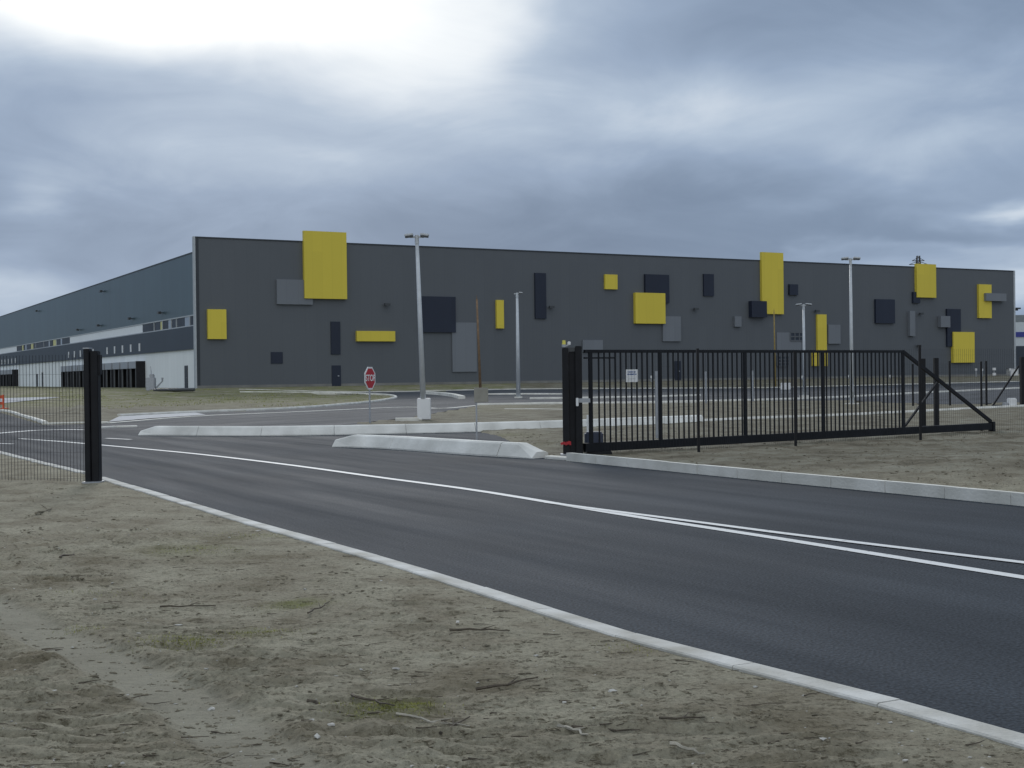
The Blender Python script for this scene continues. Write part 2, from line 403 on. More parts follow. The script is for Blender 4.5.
rutA = PX([(-60,590),(0,618),(110,668),(200,716),(270,768),(330,830)])
def ground_z(x, y):
    base = H(x, y)
    ins = inpoly(x, y, main_poly) | inpoly(x, y, serv_poly)
    d = np.minimum(dist(x, y, main_poly), dist(x, y, serv_poly))
    sd = np.where(ins, -d, d)
    rough = sstep(.12, .9, sd)
    near_f = 1-sstep(25, 60, y)
    dr = dist(x, y, rutA, False)
    rut = (1-sstep(.13, .24, dr))*(y < 14)
    b = .05*fbm(x*.5, y*.5, 3, 3) + .030*fbm(x*1.7, y*1.7, 3, 8)
    rid = 1-np.abs(fbm(x*1.5+.8*fbm(x*2,y*2,2,9), y*5.2, 3, 21))*4.5      # ripples left by lugs and rain
    rid = np.clip(rid, 0, 1)**2
    patch = sstep(-.14, .10, fbm(x*.45, y*.45, 2, 31))
    b = b + (.036*rid*(.3+.7*patch) + .050*fbm(x*6, y*11, 5, 41))*(1-.85*rut)
    # lug marks beside the rut
    side = np.exp(-((dr-.72)/.34)**2)
    along = x*.5+y*1.0
    b = b - .045*side*np.clip(1.6*np.sin(y*44+x*4+5*fbm(x*1.5,y*1.5,2,5))-.3,0,1)*np.clip(.5+4*fbm(x*2,y*2,2,66),0,1)*(y<12)
    b = b - .020*rut + .012*np.exp(-((dr-.28)/.07)**2)*(1+2*fbm(x*3,y*3,2,77))
    z = base + np.where(sd > 0, .040 + .03*np.clip(fbm(x*2.2,y*2.2,3,12),0,1)*(1-rough) + b*rough*(.35+.65*near_f) + .0, 0.)
    z = z - .09*sstep(.0, .10, -sd)*(sd < 0)
    z = np.where(sd > 0, np.maximum(z, base-.02), z)
    # low grassy bank towards the building on the far side of the junction
    mk = np.array([0.])
    inm = inpoly(x, y, mound_kerb + PX([(150,391)]))
    bank = np.where(inm, sstep(0, 9, dist(x, y, mound_kerb, False)), 0.)
    for hx, hy, hh, hr in ((88,414,.34,1.3),(78,415,.2,1.0),(97,412.5,.26,1.2)):
        c = G(hx, hy); z = z + hh*np.exp(-((x-c.x)**2+(y-c.y)**2)/hr**2)*(sd > .1)*(1+1.5*fbm(x*1.5,y*1.5,3,4))
    z = z + .10*bank + .08*bank*fbm(x*.3, y*.3, 4, 55)*2
    # spoil heap and hollow left of the pale path
    return z, sd, rut, bank

def make_ground():
    th_f = np.arange(-34, 34.01, .09); th_b = np.concatenate([np.arange(-180,-34,3.)+0, th_f, np.arange(37,180,3.)])
    th = np.radians(th_b)
    r = [.4,1.2,2.2,3.2,4.0]; d = 4.0
    while d < 4500:
        d += max(.010, min(d*d/(2600 if d < 14 else 1100), d*.05)); r.append(d)
    r = np.array(r)
    T, Rr = np.meshgrid(th, r); x = np.sin(T)*Rr; y = np.cos(T)*Rr
    z, sd, rut, bank = ground_z(x.ravel(), y.ravel())
    nt, nr = len(th), len(r)
    v = np.stack([x.ravel(), y.ravel(), z], 1)
    idx = np.arange(nt*nr).reshape(nr, nt)
    a = idx[:-1,:]; b = np.roll(a, -1, 1); c = idx[1:,:]; e = np.roll(c, -1, 1)
    q = np.stack([a.ravel(), c.ravel(), e.ravel(), b.ravel()], 1)
    v = np.vstack([v, [[0,0,0.0]]]); k = len(v)-1
    me = bpy.data.meshes.new('ground')
    tri = np.stack([np.full(nt, k), idx[0], np.roll(idx[0], -1)], 1)
    nq = len(q); nl = nq*4+len(tri)*3
    me.vertices.add(len(v)); me.vertices.foreach_set('co', v.ravel())
    me.loops.add(nl); me.loops.foreach_set('vertex_index', np.concatenate([q.ravel(), tri.ravel()]).astype(np.int32))
    me.polygons.add(nq+len(tri))
    me.polygons.foreach_set('loop_start', np.concatenate([np.arange(nq)*4, nq*4+np.arange(len(tri))*3]).astype(np.int32))
    me.update(calc_edges=True); me.validate()
    me.polygons.foreach_set('use_smooth', np.ones(nq+len(tri), bool))
    X, Y = v[:,0], v[:,1]
    g = .35*sstep(40, 60, Y)*(sstep(-.15,.1,fbm(X*.08,Y*.08,3,70)))
    g = np.where(X < 3, np.maximum(g, .95*sstep(66, 86, Y)), g)
    # spots of thin grass on the verge
    for px, py, rad in [(178,650,.28),(257,640,.25),(253,540,.5),(385,717,.30),(200,556,.5),(300,610,.3),(560,445,1.5),(520,436,1.5)]:
        c = G(px, py); g = np.maximum(g, (1.1 if rad < .4 else .6)*np.exp(-((X-c.x)**2+(Y-c.y)**2)/(rad*(.6 if rad < .4 else 1))**2))
    at_ = me.attributes.new('grass','FLOAT','POINT'); at_.data.foreach_set('value', g.astype(np.float32))
    pk = np.zeros(len(v)); pk[:-1] = rut
    at_ = me.attributes.new('packed','FLOAT','POINT'); at_.data.foreach_set('value', pk.astype(np.float32))
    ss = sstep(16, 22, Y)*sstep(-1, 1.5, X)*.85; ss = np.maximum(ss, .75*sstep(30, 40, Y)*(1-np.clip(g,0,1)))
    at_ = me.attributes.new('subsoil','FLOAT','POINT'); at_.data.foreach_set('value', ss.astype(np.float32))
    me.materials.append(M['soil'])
    o = bpy.data.objects.new('ground', me); COL.objects.link(o); prop(o, kind='structure')
make_ground()

def sheet(name, poly, mt, zoff):
    bm = bmesh.new(); vs = [bm.verts.new((q.x,q.y,0)) for q in poly]
    f = bm.faces.new(vs); bmesh.ops.triangulate(bm, faces=[f])
    xs = [q.x for q in poly]; ys = [q.y for q in poly]
    step = 4.
    for ax, lo, hi in (((1,0,0),min(xs),max(xs)),((0,1,0),max(30,min(ys)),max(ys))):
        c = lo+step
        while c < hi:
            bmesh.ops.bisect_plane(bm, geom=list(bm.verts)+list(bm.edges)+list(bm.faces), plane_co=(ax[0]*c,ax[1]*c,0), plane_no=ax)
            c += step
    for v in bm.verts: v.co.z = Hf(v.co.x, v.co.y)+zoff
    bmesh.ops.recalc_face_normals(bm, faces=bm.faces)
    for f in bm.faces:
        if f.normal.z < 0: f.normal_flip()
    me = bpy.data.meshes.new(name); bm.to_mesh(me); bm.free(); me.materials.append(mt)
    o = bpy.data.objects.new(name, me); COL.objects.link(o); return prop(o, kind='structure')
sheet('road', main_poly, M['asphalt'], 0.)
sheet('service_road', serv_poly, M['asphalt2'], .004)
sheet('path', PX([(108,422.6),(119,417),(195,413),(206,415.3),(150,419)]), M['paving'], .03)
sheet('wet_track', PX([(-60,407),(4,404),(26,401.8),(60,398.3),(36,398.2),(3,399),(-60,400)]), M['paving'], .07)

def kerb(pts, prof, mt='concrete', block=1.0, gap=.008, sub=1):
    prop(sweep(MB(), pts, prof, gap=gap, block=block, sub=sub).build('kerb', M[mt]), kind='structure')
low = [(-.085,-.1),(-.085,.052),(-.075,.06),(.07,.056),(.085,.04),(.085,-.1)]
kerb(catmull(near,4), low, 'concrete3')
kerb(near_left, low, 'concrete3')
hi_k = [(-.02,-.1),(.0,.10),(.03,.145),(.17,.15),(.17,-.1)]          # face towards the road on the left of travel
kerb([q for q in far_kerb][::-1], [(-x,z) for x,z in hi_k][::-1])
mid_k = [(-.10,-.1),(-.10,.10),(-.07,.12),(.07,.12),(.10,.06),(.10,-.1)]
for l in (catmull(back_kerb,4), catmull(mound_kerb,4), catmull(ck,4), catmull(left_kerb,4)): kerb(l, mid_k, block=1.0)
kerb(catmull(up_line,3), [(-.15,-.1),(-.15,.08),(.15,.08),(.15,-.1)])
kerb(catmull(mid_line,4), [(-.16,-.1),(-.16,.02),(.16,.02),(.16,-.1)])
kerb(PX([(548,458.4),(561,459.4),(573,460.3)]), low)
kerb(PX([(99,428.6),(120,427.3),(137,427)]), low)
kerb(PX([(45,424.4),(85,423.4),(108,423.2)]), low)
kerb(catmull(PX([(426,394),(443,395.3),(455,397),(462,399)]),4), [(-.25,-.1),(-.22,.22),(.22,.22),(.25,-.1)])
kerb(catmull(PX([(487,394.8),(530,394.6),(562,394.8)]),3), mid_k)
kerb(catmull(PX([(530,399.2),(562,398.9),(640,397.6),(700,396)]),3), mid_k)
kerb(catmull(PX([(505,409.8),(545,410),(575,410.6)]),3), low)

# raised concrete separators of the junction island
barp = [(-.24,-.1),(-.24,.03),(-.13,.25),(-.09,.28),(.10,.28),(.20,.22),(.22,-.1)]
def tap(t): return min(1, .6+t/.012*.4) if t < .012 else (min(1,.45+(1-t)/.04*.55) if t > .96 else 1)
o = sweep(MB(), catmull(front_bar,6), [(-a,b) for a,b in barp][::-1], gap=.012, block=2.0, sub=4, taper=tap).build('concrete_separator', M['concrete2'])
prop(o, 'short pale concrete separator nearest the road with slanting end beside gate post', 'barrier', 'concrete separators round the island')
o = sweep(MB(), catmull(back_bar,6), [(-a*.95,b*.93) for a,b in barp][::-1], gap=.012, block=2.0, sub=4, taper=lambda t: min(1,.5+t/.01*.5) if t<.01 else 1).build('concrete_separator', M['concrete2'])
prop(o, 'long pale concrete separator running behind the stop junction and on behind the black gate', 'barrier', 'concrete separators round the island')

# painted lines
def paint(pts, w=.12, z=.006): prop(strip(MB(), pts, w, z).build('road_marking', M['paint']), kind='structure')
c1 = PX([(19.5,438.8),(52,441),(95,444.6),(150,449.6),(207,455.2),(290,465.2),(380,477.7),(480,491.2),(624,515.2),(760,536),(1024,578)])
dc = (c1[-3]-c1[-1]).normalized(); c1.append(c1[-1]-dc*9)
paint(catmull(c1,4), .14)
c2 = PX([(548,503),(600,510),(680,520.3),(760,531),(880,546),(1024,563.3)])
dc = (c2[-2]-c2[-1]).normalized(); c2.append(c2[-1]-dc*9)
paint(catmull(c2,4), .12, .009)
paint(PX([(106,438.4),(131,439.6)]), .14); paint(PX([(-8,443.4),(13,444.1)]), .14)
paint(catmull(PX([(-20,435),(0,433.4),(39,430.3),(60,429.8),(84,430)]),3), .3, .010)

# ------------------------------------------------------------------ the warehouse
wh = empty('warehouse', P0+Z*0, 'long dark grey clad warehouse with scattered yellow, navy and pale grey rectangles', 'warehouse')
U_END = 110.0; TOP = 14.82; STOP = 13.42; S_END = 190.
def fpt(u, out, z): return P0 + DU*u + DN*out + Z*z
def spt(s, out, z): return P0 + DS*s + SN*out + Z*z
def fu(px, py, out):
    r = ray(px, py); q = P0+DN*out; t = (q-CP).dot(DN)/r.dot(DN); w = CP+r*t; return (w-P0).dot(DU), w.z
def su(px, py, out=0.):
    r = ray(px, py); q = P0+SN*out; t = (q-CP).dot(SN)/r.dot(SN); w = CP+r*t; return (w-P0).dot(DS), w.z
uvF = lambda w: ((w-P0).dot(DU), w.z)
uvS = lambda w: ((w-P0).dot(DS), w.z)
def fbox(mb, u0, u1, o0, o1, z0, z1): return mb.box(fpt((u0+u1)/2,(o0+o1)/2,(z0+z1)/2), (u1-u0,o1-o0,z1-z0), ax=(DU,DN,Z))
def sbox(mb, s0, s1, o0, o1, z0, z1): return mb.box(spt((s0+s1)/2,(o0+o1)/2,(z0+z1)/2), (s1-s0,o1-o0,z1-z0), ax=(DS,SN,Z))
def lab(o, l): o['label'] = l; return o
lab(fbox(MB(), -.25, U_END, -.4, 0, 1.0, TOP-.12).build('facade', M['facade'], wh, uvF), 'dark grey clad front wall of the warehouse')
fbox(MB(), -.25, U_END, -.42, .03, .0, 1.0).build('plinth', M['plinth'], wh)
fbox(MB(), -.25, U_END, -.46, .06, TOP-.12, TOP).build('coping', M['darktrim'], wh)
fbox(MB(), -.40, -.25, -.45, .05, .5, TOP).build('corner_trim', M['trim'], wh)
fbox(MB(), -.248, .05, .002, .035, 1.0, TOP-.13).build('edge_flashing', M['darktrim'], wh)
fbox(MB(), U_END, U_END+.3, -.45, .05, .5, TOP).build('corner_trim', M['trim'], wh)
# body and roof behind the parapet
b = MB(); b.box(P0+DU*(U_END/2)+DS*((S_END+.4)/2)+Z*(STOP/2-.4), (U_END-.8, S_END-.4, STOP), ax=(DU,DS,Z)); b.build('roof', M['roof'], wh)
b = MB(); b.box(P0+DU*(U_END-.2)+DS*((S_END+.8)/2)+Z*(STOP/2+.3), (.4, S_END-.8, STOP-.6), ax=(DU,DS,Z)); b.build('rear_wall', M['side_lo'], wh, uvS)
# dock side in bands
z_w0, z_w1, z_b0 = 6.58, 7.67, 4.42
lab(sbox(MB(), .4, S_END, -.4, 0, 0, z_b0).build('dock_wall', M['whitewall'], wh, uvS), 'pale ground level wall along the loading docks')
sbox(MB(), .4, S_END, -.4, .18, z_b0, z_w0).build('lower_band', M['side_lo'], wh, uvS)
sbox(MB(), .4, S_END, -.4, .0, z_w0, z_w1).build('window_band', M['darktrim'], wh, uvS)
sbox(MB(), .4, S_END, -.4, .06, z_w1, STOP).build('upper_band', M['side_up'], wh, uvS)
sbox(MB(), .4, S_END, -.46, .10, STOP, STOP+.12).build('coping', M['darktrim'], wh)
for zz in (z_w0+.06, z_w1-.06):
    sbox(MB(), .4, S_END, 0., .09, zz-.06, zz+.06).build('window_rail', M['trim'], wh)
def swin(xa, xb, mt, name='window'):
    s1 = su(xa, 330)[0]; s0 = su(xb, 330)[0]
    w = sbox(MB(), s0+.05, s1-.05, .002, .04, z_w0+.13, z_w1-.13).build(name, M[mt], wh); return w
def mull(x):
    s0 = su(x, 330)[0]; sbox(MB(), s0-.09, s0+.09, .0, .085, z_w0+.125, z_w1-.125).build('mullion', M['trim'], wh)
for xa, xb, mt in [(143,153.6,'winglass'),(155.6,160.8,'winglass'),(160.8,163.2,'yglass'),(163.2,168.7,'winglass'),(168.7,171.8,'paleglass'),(172.4,176.3,'winglass'),
                   (177.6,185.2,'winglass'),(185.2,190.2,'paleglass'),(190.8,193.4,'winglass'),
                   (60.6,62.2,'paleglass'),(56.8,60.3,'winglass'),(53.2,56.6,'yglass'),(50,52.8,'winglass'),(48.6,49.6,'paleglass'),(44,48.3,'winglass'),(36,43.5,'winglass'),
                   (33.4,35.8,'winglass'),(31,33.2,'yglass'),(26.7,30.7,'winglass'),(25.2,26.5,'paleglass'),(23.6,25,'winglass'),(22,23.4,'yglass'),(17,21.6,'winglass'),(62.5,70,'winglass')]:
    swin(xa, xb, mt)
for x in (154.6, 177, 163.2, 171.9, 190.5, 44, 50, 36, 56.7): mull(x)
swin(70, 143, 'whitepanel', 'white_panel'); swin(-20, 16.6, 'whitepanel', 'white_panel')
# dock shelters
def dock(s0, first=False):
    w = 3.5; zb = PAD+.0; zt = 3.62; pr = .95
    d = sbox(MB(), s0+.25, s0+w-.25, .0, .03, zb, zt-.3).build('dock_door', M['lgrey'], wh, uvS)
    for a in (s0, s0+w-.3): sbox(MB(), a, a+.3, .0, pr, zb, zt if (first and a == s0) else zt-.78).build('side_curtain', M['black2'], d)
    sbox(MB(), s0+(.3 if first else 0), s0+w, .0, pr+.02, zt-.775, zt-.02).build('head_curtain', M['galv'], d)
    for a in (s0+.3, s0+w-.75): sbox(MB(), a, a+.45, pr-.12, pr-.04, zb, zt-.76).build('front_flap', M['darkflap'], d)
for k in range(11): dock(21.3+k*4.18, k == 0)
for k in range(9): dock(112.6+k*4.18, k == 0)
for k in range(11):
    if k in (5,): continue
    s = 21.3+k*4.18+1.75
    sbox(MB(), s-.3, s+.3, .18, .22, 4.72, 5.55).build('dock_plate', M['white'], wh)
for k in range(9):
    s = 112.6+k*4.18+1.75; sbox(MB(), s-.3, s+.3, .18, .22, 4.72, 5.55).build('dock_plate', M['white'], wh)
for px in (186.6, 42.7, 37.4):
    s = su(px, 380)[0]; d = sbox(MB(), s-.55, s+.55, .0, .06, PAD, PAD+2.2 if px != 37.4 else PAD+2.0).build('side_door', M['darktrim'], wh)
    sbox(MB(), s-.4, s-.3, .06, .1, PAD+1, PAD+1.05).build('handle', M['galv'], d)
for px, py in [(101.5,291.3),(37,311),(160,312.8),(130,318.6),(98.6,325.5),(78,329.8)]:
    s, z = su(px, py, .3)
    fl = MB(); sbox(fl, s-.35, s+.35, .25, .55, z-.12, z+.12); sbox(fl, s-.05, s+.05, .06, .25, z-.04, z+.04); fl.build('floodlight', M['lamphead'], wh)
# coloured rectangles on the front
def rect(x0, y0, x1, y1, out, mt, name, lbl):
    xm = (x0+x1)/2; ym = (y0+y1)/2
    u0_, _ = fu(x0, ym, out); u1_, _ = fu(x1, ym, out); zt = fu(xm, y0, out)[1]; zb = fu(xm, y1, out)[1]
    o = fbox(MB(), u0_, u1_, .0, out, zb, zt).build(name, M[mt], wh, uvF)
    if lbl: lab(o, lbl)
    return o, u0_, u1_, zb, zt
Y, D, Lg = 'yellow', 'navy', 'lgrey'
for i, a in enumerate([(208,309.3,226.5,339,.5,Y),(304.3,231.5,346.8,298.7,.6,Y),(357,331,395.3,341.3,.5,Y),(496.8,300,504,328.4,.4,Y),(605.3,274.5,617.6,289.2,.4,Y),
          (635.6,292.9,665.5,323.6,.6,Y),(762,252.5,783.6,314,.5,Y),(817.6,314.4,826.8,351,.4,Y),(917,264,936.2,297.5,.6,Y),(953.5,332,974.7,362.6,.6,Y),(979,284.4,991.7,318,.45,Y),
          (277,279.6,312.7,304.4,.25,Lg),(452.4,322.5,476.8,371.8,.15,Lg),(663,316.3,681,341.3,.2,Lg),(735,316.3,741.6,326.7,.3,Lg),(583,340,603,352,.2,Lg),
          (777,332.5,801.5,352,.1,Lg),(828.5,324.7,840.6,343.7,.25,Lg),(910,311,915.3,336,.4,Lg),(941,316,950.4,327.2,.55,Lg),(986.3,293.3,1006.5,301,.7,Lg),
          (271,352,282.8,363.5,.06,D),(331,321.6,340.4,354.4,.1,D),(420.6,296.5,455.8,332.3,.25,D),(535.3,273,546.3,318.6,.2,D),(645.5,274.5,669.4,302.7,.3,D),
          (704,274,714,296,.2,D),(752,301,767,317.3,.62,D),(789.8,284.3,798.2,295,.3,D),(876,299.3,895.1,323.3,.3,D),(913.5,292,920.3,303,.3,D),(947.3,309,961,346.5,.25,D)]):
    nm = {Y:'yellow_panel', D:'navy_panel', Lg:'pale_grey_panel'}[a[5]]
    a = (*a[:4], a[4]*(.7 if a[5] == Y else 1), a[5])
    rect(*a, nm, None)
rect(813.8,350.8,819,366,.4,Y,'yellow_panel',None); rect(824.5,350.8,827.5,366,.4,Y,'yellow_panel',None)
for x0,y0,x1,y1 in [(332,365.4,341,386.2),(674.8,361,681,380)]:
    dd, a, b_, c, e = rect(x0,y0,x1,y1,.07,D,'door',None)
    fbox(MB(), b_-.35, b_-.2, .07, .13, c+.95, c+1.05).build('handle', M['galv'], dd)
def grid(x0,y0,x1,y1,nx,nz):
    w_, a, b_, c, e = rect(x0,y0,x1,y1,.12,'winglass','window',None)
    g = MB()
    for k in range(nx+1): uu = a+(b_-a)*k/nx; fbox(g, uu-.07, uu+.07, .12, .17, c, e)
    for k in range(nz+1): zz = c+(e-c)*k/nz; fbox(g, a, b_, .121, .172, zz-.07, zz+.07)
    g.build('frame', M['facade'], w_, uvF)
grid(790.4,332.5,803.5,340.7,3,2); grid(777,356,789,366,3,3)
for px, py in [(387,304.5),(551.3,307),(695.7,309),(816.8,311),(921,313.6),(918.7,346)]:
    u_, z = fu(px, py, .3)
    fl = MB(); fbox(fl, u_-.3, u_+.3, .25, .5, z-.12, z+.12); fbox(fl, u_-.05, u_+.05, .0, .25, z-.04, z+.04); fl.build('floodlight', M['lamphead'], wh)
fl = MB(); _, z = fu(1012, 309.7, 0); fbox(fl, U_END+.3, U_END+1.0, -.3, -.1, z-.1, z+.1); fbox(fl, U_END+.55, U_END+1.3, -.45, .1, z+.1, z+.3); fl.build('floodlight', M['lamphead'], wh)

# white works hall far off to the right
q = at(1006, 235); fb = empty('distant_hall', (q.x, q.y, 0), 'far off white hall with a blue stripe at the right edge of the warehouse', 'building')
def fz(y): return zat(1018, y, 235)
for n_, y0, y1, m_, dp in [('roof',315,322.2,'fargrey',0),('white_band',322.2,332,'farwhite',.0),('blue_stripe',332,337,'bluepanel',.15),('wall',337,346,'farwhite',.0),('lower_wall',346,379,'side_lo',.05)]:
    zt, zb = fz(y0), max(.2, fz(y1)); b = MB(); b.box((q.x+30, q.y+15-dp, (zt+zb)/2), (60+2*dp, 30, zt-zb)); b.build(n_, M[m_], fb)
# pylon far behind
q = at(919.5, 420); zt = zat(919.5, 255.8, 420); py = empty('electricity_pylon', (q.x,q.y,0), 'distant lattice pylon whose top shows above the warehouse roof', 'pylon')
b = MB()
for sx in (-1,1):
    for sy in (-1,1): b.bar((q.x+sx*3.2,q.y+sy*3.2,0),(q.x+sx*.35,q.y+sy*.35,zt), .3,.3)
zz = 0; k = 0
while zz < zt-3:
    w = 3.2+( .35-3.2)*zz/zt; z2 = zz+w*1.6+1; w2 = 3.2+(.35-3.2)*z2/zt
    for sy in (-1,1):
        b.bar((q.x-w,q.y+sy*w,zz),(q.x+w2,q.y+sy*w2,z2),.18,.18); b.bar((q.x+w,q.y+sy*w,zz),(q.x-w2,q.y+sy*w2,z2),.18,.18)
    zz = z2
b.build('tower', M['lamphead'], py)
for dz, hw in ((2.2,3.0),(.0-.0+1.0,2.0)):
    a = MB(); a.bar((q.x-hw,q.y,zt-dz-.6),(q.x+hw,q.y,zt-dz-.6),.22,.22); a.bar((q.x-hw,q.y,zt-dz-.6),(q.x,q.y,zt-dz+.5),.16,.16); a.bar((q.x+hw,q.y,zt-dz-.6),(q.x,q.y,zt-dz+.5),.16,.16)
    a.build('crossarm', M['lamphead'], py)

# ------------------------------------------------------------------ lamps
def lamp(px, py, ytop, label, head_w=.78, r1=.12, r2=.055, block=None, lean=0., lr=None, heads=2, deep=.3):
    q = G(px, py); d = q.y; zb = Hf(q.x,q.y); zt = zat(px, ytop, d)
    t = empty('street_lamp', (q.x,q.y,zb), label, 'street lamp', 'lamp posts of the site')
    hh = zt-zb; top = q+Z*zt-Vector((lean*hh,0,0))
    base = q+Z*(zb+(block[1] if block else 0))-Vector((lean*(block[1] if block else 0),0,0))
    MB().tube(base, top-Z*.12, r1, r2, 14).build('pole', M['galvlight'], t, smooth=True)
    if block:
        MB().box((q.x,q.y+.12,zb+block[1]/2+.04),(block[0],block[0]*.9,block[1]-.04)).build('concrete_base', M['white'], t, bevel=.02)
        f = MB(); f.box((q.x-block[0]*.30,q.y+.05,zb+.03),(block[0]*.35,block[0]*.8,.12)); f.box((q.x+block[0]*.15,q.y+.1,zb+.02),(block[0]*.5,block[0]*.4,.09)); f.build('footing', M['concrete'], t)
    else:
        f = MB().box((q.x,q.y,zb+.02),(.55,.55,.14)); MB.build(f,'footing', M['concrete'], t)
        MB().box((q.x,q.y-r1,zb+.8),(.1,.03,.4)).build('hatch', M['galv'], t)
    ar = MB(); ar.bar(top+Vector((-head_w*.3,0,-.05)), top+Vector((head_w*.3,0,-.05)), .06,.06); ar.tube(top-Z*.3, top+Z*.02, r2*1.25, r2*1.1, 10); ar.build('bracket', M['galvlight'], t)
    for s in ((-1,1) if heads == 2 else (1,)):
        c = top+Vector((s*head_w*.33, -.05, .02)); ax = (Vector((math.cos(.12*s),0,-math.sin(.12*s)*1)), Vector((0,1,0)), Vector((math.sin(.12*s),0,math.cos(.12*s))))
        hd = MB().box(c, (head_w*.36, deep, .075), ax=ax).build('lamp_head', M['galvlight'], t, bevel=.015)
        MB().box(c-ax[2]*.055, (head_w*.33, deep*.9, .06), ax=ax).build('lens', M['lamphead'], hd)
    return t
lamp(424, 421.2, 235.5, 'tall pale lamp post with twin heads standing on a white block behind the separator', head_w=.85, r1=.105, r2=.062, block=(.47,.80), lean=.026)
lamp(518.4, 398, 293, 'single headed slim lamp post standing left of the black gate', head_w=.75, r1=.16, r2=.085, heads=1)
lamp(852, 405, 258.5, 'tall pale lamp post with twin heads seen through the black gate bars', head_w=.85, r1=.10, r2=.055)
lamp(804.5, 397, 304.5, 'far lamp post with twin heads in front of the tall yellow panel and window', head_w=.95, r1=.11, r2=.07)

# timber poles by the front wall
def pole(px, ybase, pxt, ytop, w, mt, label):
    q = G(px, ybase); zb = Hf(q.x,q.y); d = q.y; a = at(pxt, d); zt = zat(pxt, ytop, d)
    t = empty('wooden_pole', (q.x,q.y,zb), label, 'pole', 'timber poles before the warehouse')
    MB().tube((q.x,q.y,zb-.3),(a.x,a.y,zt), w, w*.62, 9).build('shaft', M[mt], t, smooth=True)
    MB().tube((a.x,a.y,zt-.02),(a.x,a.y,zt+.35), w*.3, w*.1, 6).build('tip', M['wood'], t)
pole(480.5, 389.5, 477.8, 299, .13, 'wood', 'dark brown timber pole leaning slightly before the grey panel of the warehouse')
pole(775.5, 387.5, 774.8, 312, .085, 'ywood', 'thin ochre timber pole below the tallest yellow panel')

# ------------------------------------------------------------------ stop sign
def stop_sign():
    q = G(370.5, 424.3); d = q.y; s = empty('stop_sign', (q.x,q.y,0), 'octagonal red stop sign on a thin grey post turned half away', 'sign')
    zc = zat(370.5, 378.2, d); r = .415
    MB().tube((q.x-.02,q.y+.03,-.1),(q.x-.02,q.y+.03,zc+.36), .03, .03, 10).build('post', M['galv'], s)
    nrm = Vector((math.sin(R(69)), -math.cos(R(69)), 0))       # face turned to the right
    c = Vector((q.x, q.y, zc))
    rm = MB().disc(c, nrm, r, .022, 8, math.pi/8).build('plate', M['white'], s)
    MB().disc(c+nrm*.014, nrm, r*.86, .006, 8, math.pi/8).build('red_face', M['red'], s)
    fc = bpy.data.curves.new('lettering','FONT'); fc.body = 'STOP'; fc.size = .30; fc.align_x = 'CENTER'; fc.align_y = 'CENTER'; fc.extrude = .002; fc.offset = .006
    fo = bpy.data.objects.new('tmp', fc); COL.objects.link(fo)
    dg = bpy.context.evaluated_depsgraph_get(); me = bpy.data.meshes.new_from_object(fo.evaluated_get(dg)); bpy.data.objects.remove(fo)
    me.name = 'lettering'; me.materials.clear(); me.materials.append(M['white'])
    o = bpy.data.objects.new('lettering', me); COL.objects.link(o); o.parent = s
    x = Z.cross(nrm).normalized(); mm = Matrix((( x.x,0,nrm.x),(x.y,0,nrm.y),(x.z,1,nrm.z))).to_4x4()
    mm.translation = (c+nrm*.022)-Vector((q.x,q.y,0)); o.matrix_basis = mm
stop_sign()
# small sign seen from behind in the island
q = at(477, 28.3); s = empty('small_sign', (q.x,q.y,.03), 'small square beige sign back on a short thin post between the separators', 'sign')
MB().bar((q.x-.02,q.y+.02,-.05),(q.x-.02,q.y+.02,zat(477,389,28.3)), .035,.035).build('post', M['galv'], s)
a, b_ = zat(481,387.6,28.3), zat(481,402.3,28.3)
MB().box((at(481,28.3).x, q.y-.02, (a+b_)/2), (.31,.02,a-b_)).build('plate', M['beige'], s, bevel=.006)

# ------------------------------------------------------------------ mesh fences
def mesh_panel(mb, a, b, z0, z1, pitch=.06, wr=.0028, hz=.2, hr=.6):
    a = Vector(a); b = Vector(b); L = (b-a).length; d = (b-a)/L; n = int(L/pitch)
    nn = Vector((d.y,-d.x,0))
    for k in range(n+1):
        q = a+d*(L*k/n); mb.box(q+Z*((z0+z1)/2), (wr*2,wr*2,z1-z0), ax=(d,nn,Z))
    zz = z0+.04
    while zz < z1:
        mb.box((a+b)/2+nn*.007+Z*zz, (L,wr*2*hr,wr*2*hr), ax=(d,nn,Z)); zz += hz
    return mb
# left: receiving post and fence
q = G(95, 485.5); gz = .04
fn = empty('mesh_fence', (q.x-.2,q.y,gz), 'black welded mesh fence at the left edge of the road', 'fence')
dl = (G(0, 483.6)-G(85,485.0)).normalized()
st = Vector((q.x-.13, q.y+.02, 0))
a = st.copy()
for k in range(3):
    b2 = a+dl*2.5
    mesh_panel(MB(), a+dl*.05, b2-dl*.05, .06, 2.0, wr=.0024).build('mesh_panel', M['wire'], fn)
    MB().bar(b2+Z*-.1, b2+Z*2.08, .06,.06).build('fence_post', M['black'], fn); a = b2
gp = empty('gate_post', (q.x,q.y,gz), 'thick black double gate post on the verge left of the road', 'post')
zt = zat(95, 349, q.y)
MB().box((q.x-.085,q.y,zt/2-.02),(.085,.15,zt+.04)).build('column', M['black'], gp, bevel=.008)
MB().box((q.x+.022,q.y+.03,zt/2-.03),(.115,.15,zt+.0)).build('column', M['black'], gp, bevel=.008)
MB().box((q.x+.095,q.y+.03,zt-.24),(.03,.12,.30)).build('catch_bracket', M['black'], gp, bevel=.005)
MB().box((q.x-.025,q.y,.04),(.26,.28,.05)).build('base_plate', M['galv'], gp)
MB().box((q.x-.085,q.y,zt+.012),(.095,.16,.018)).build('cap', M['galv'], gp)

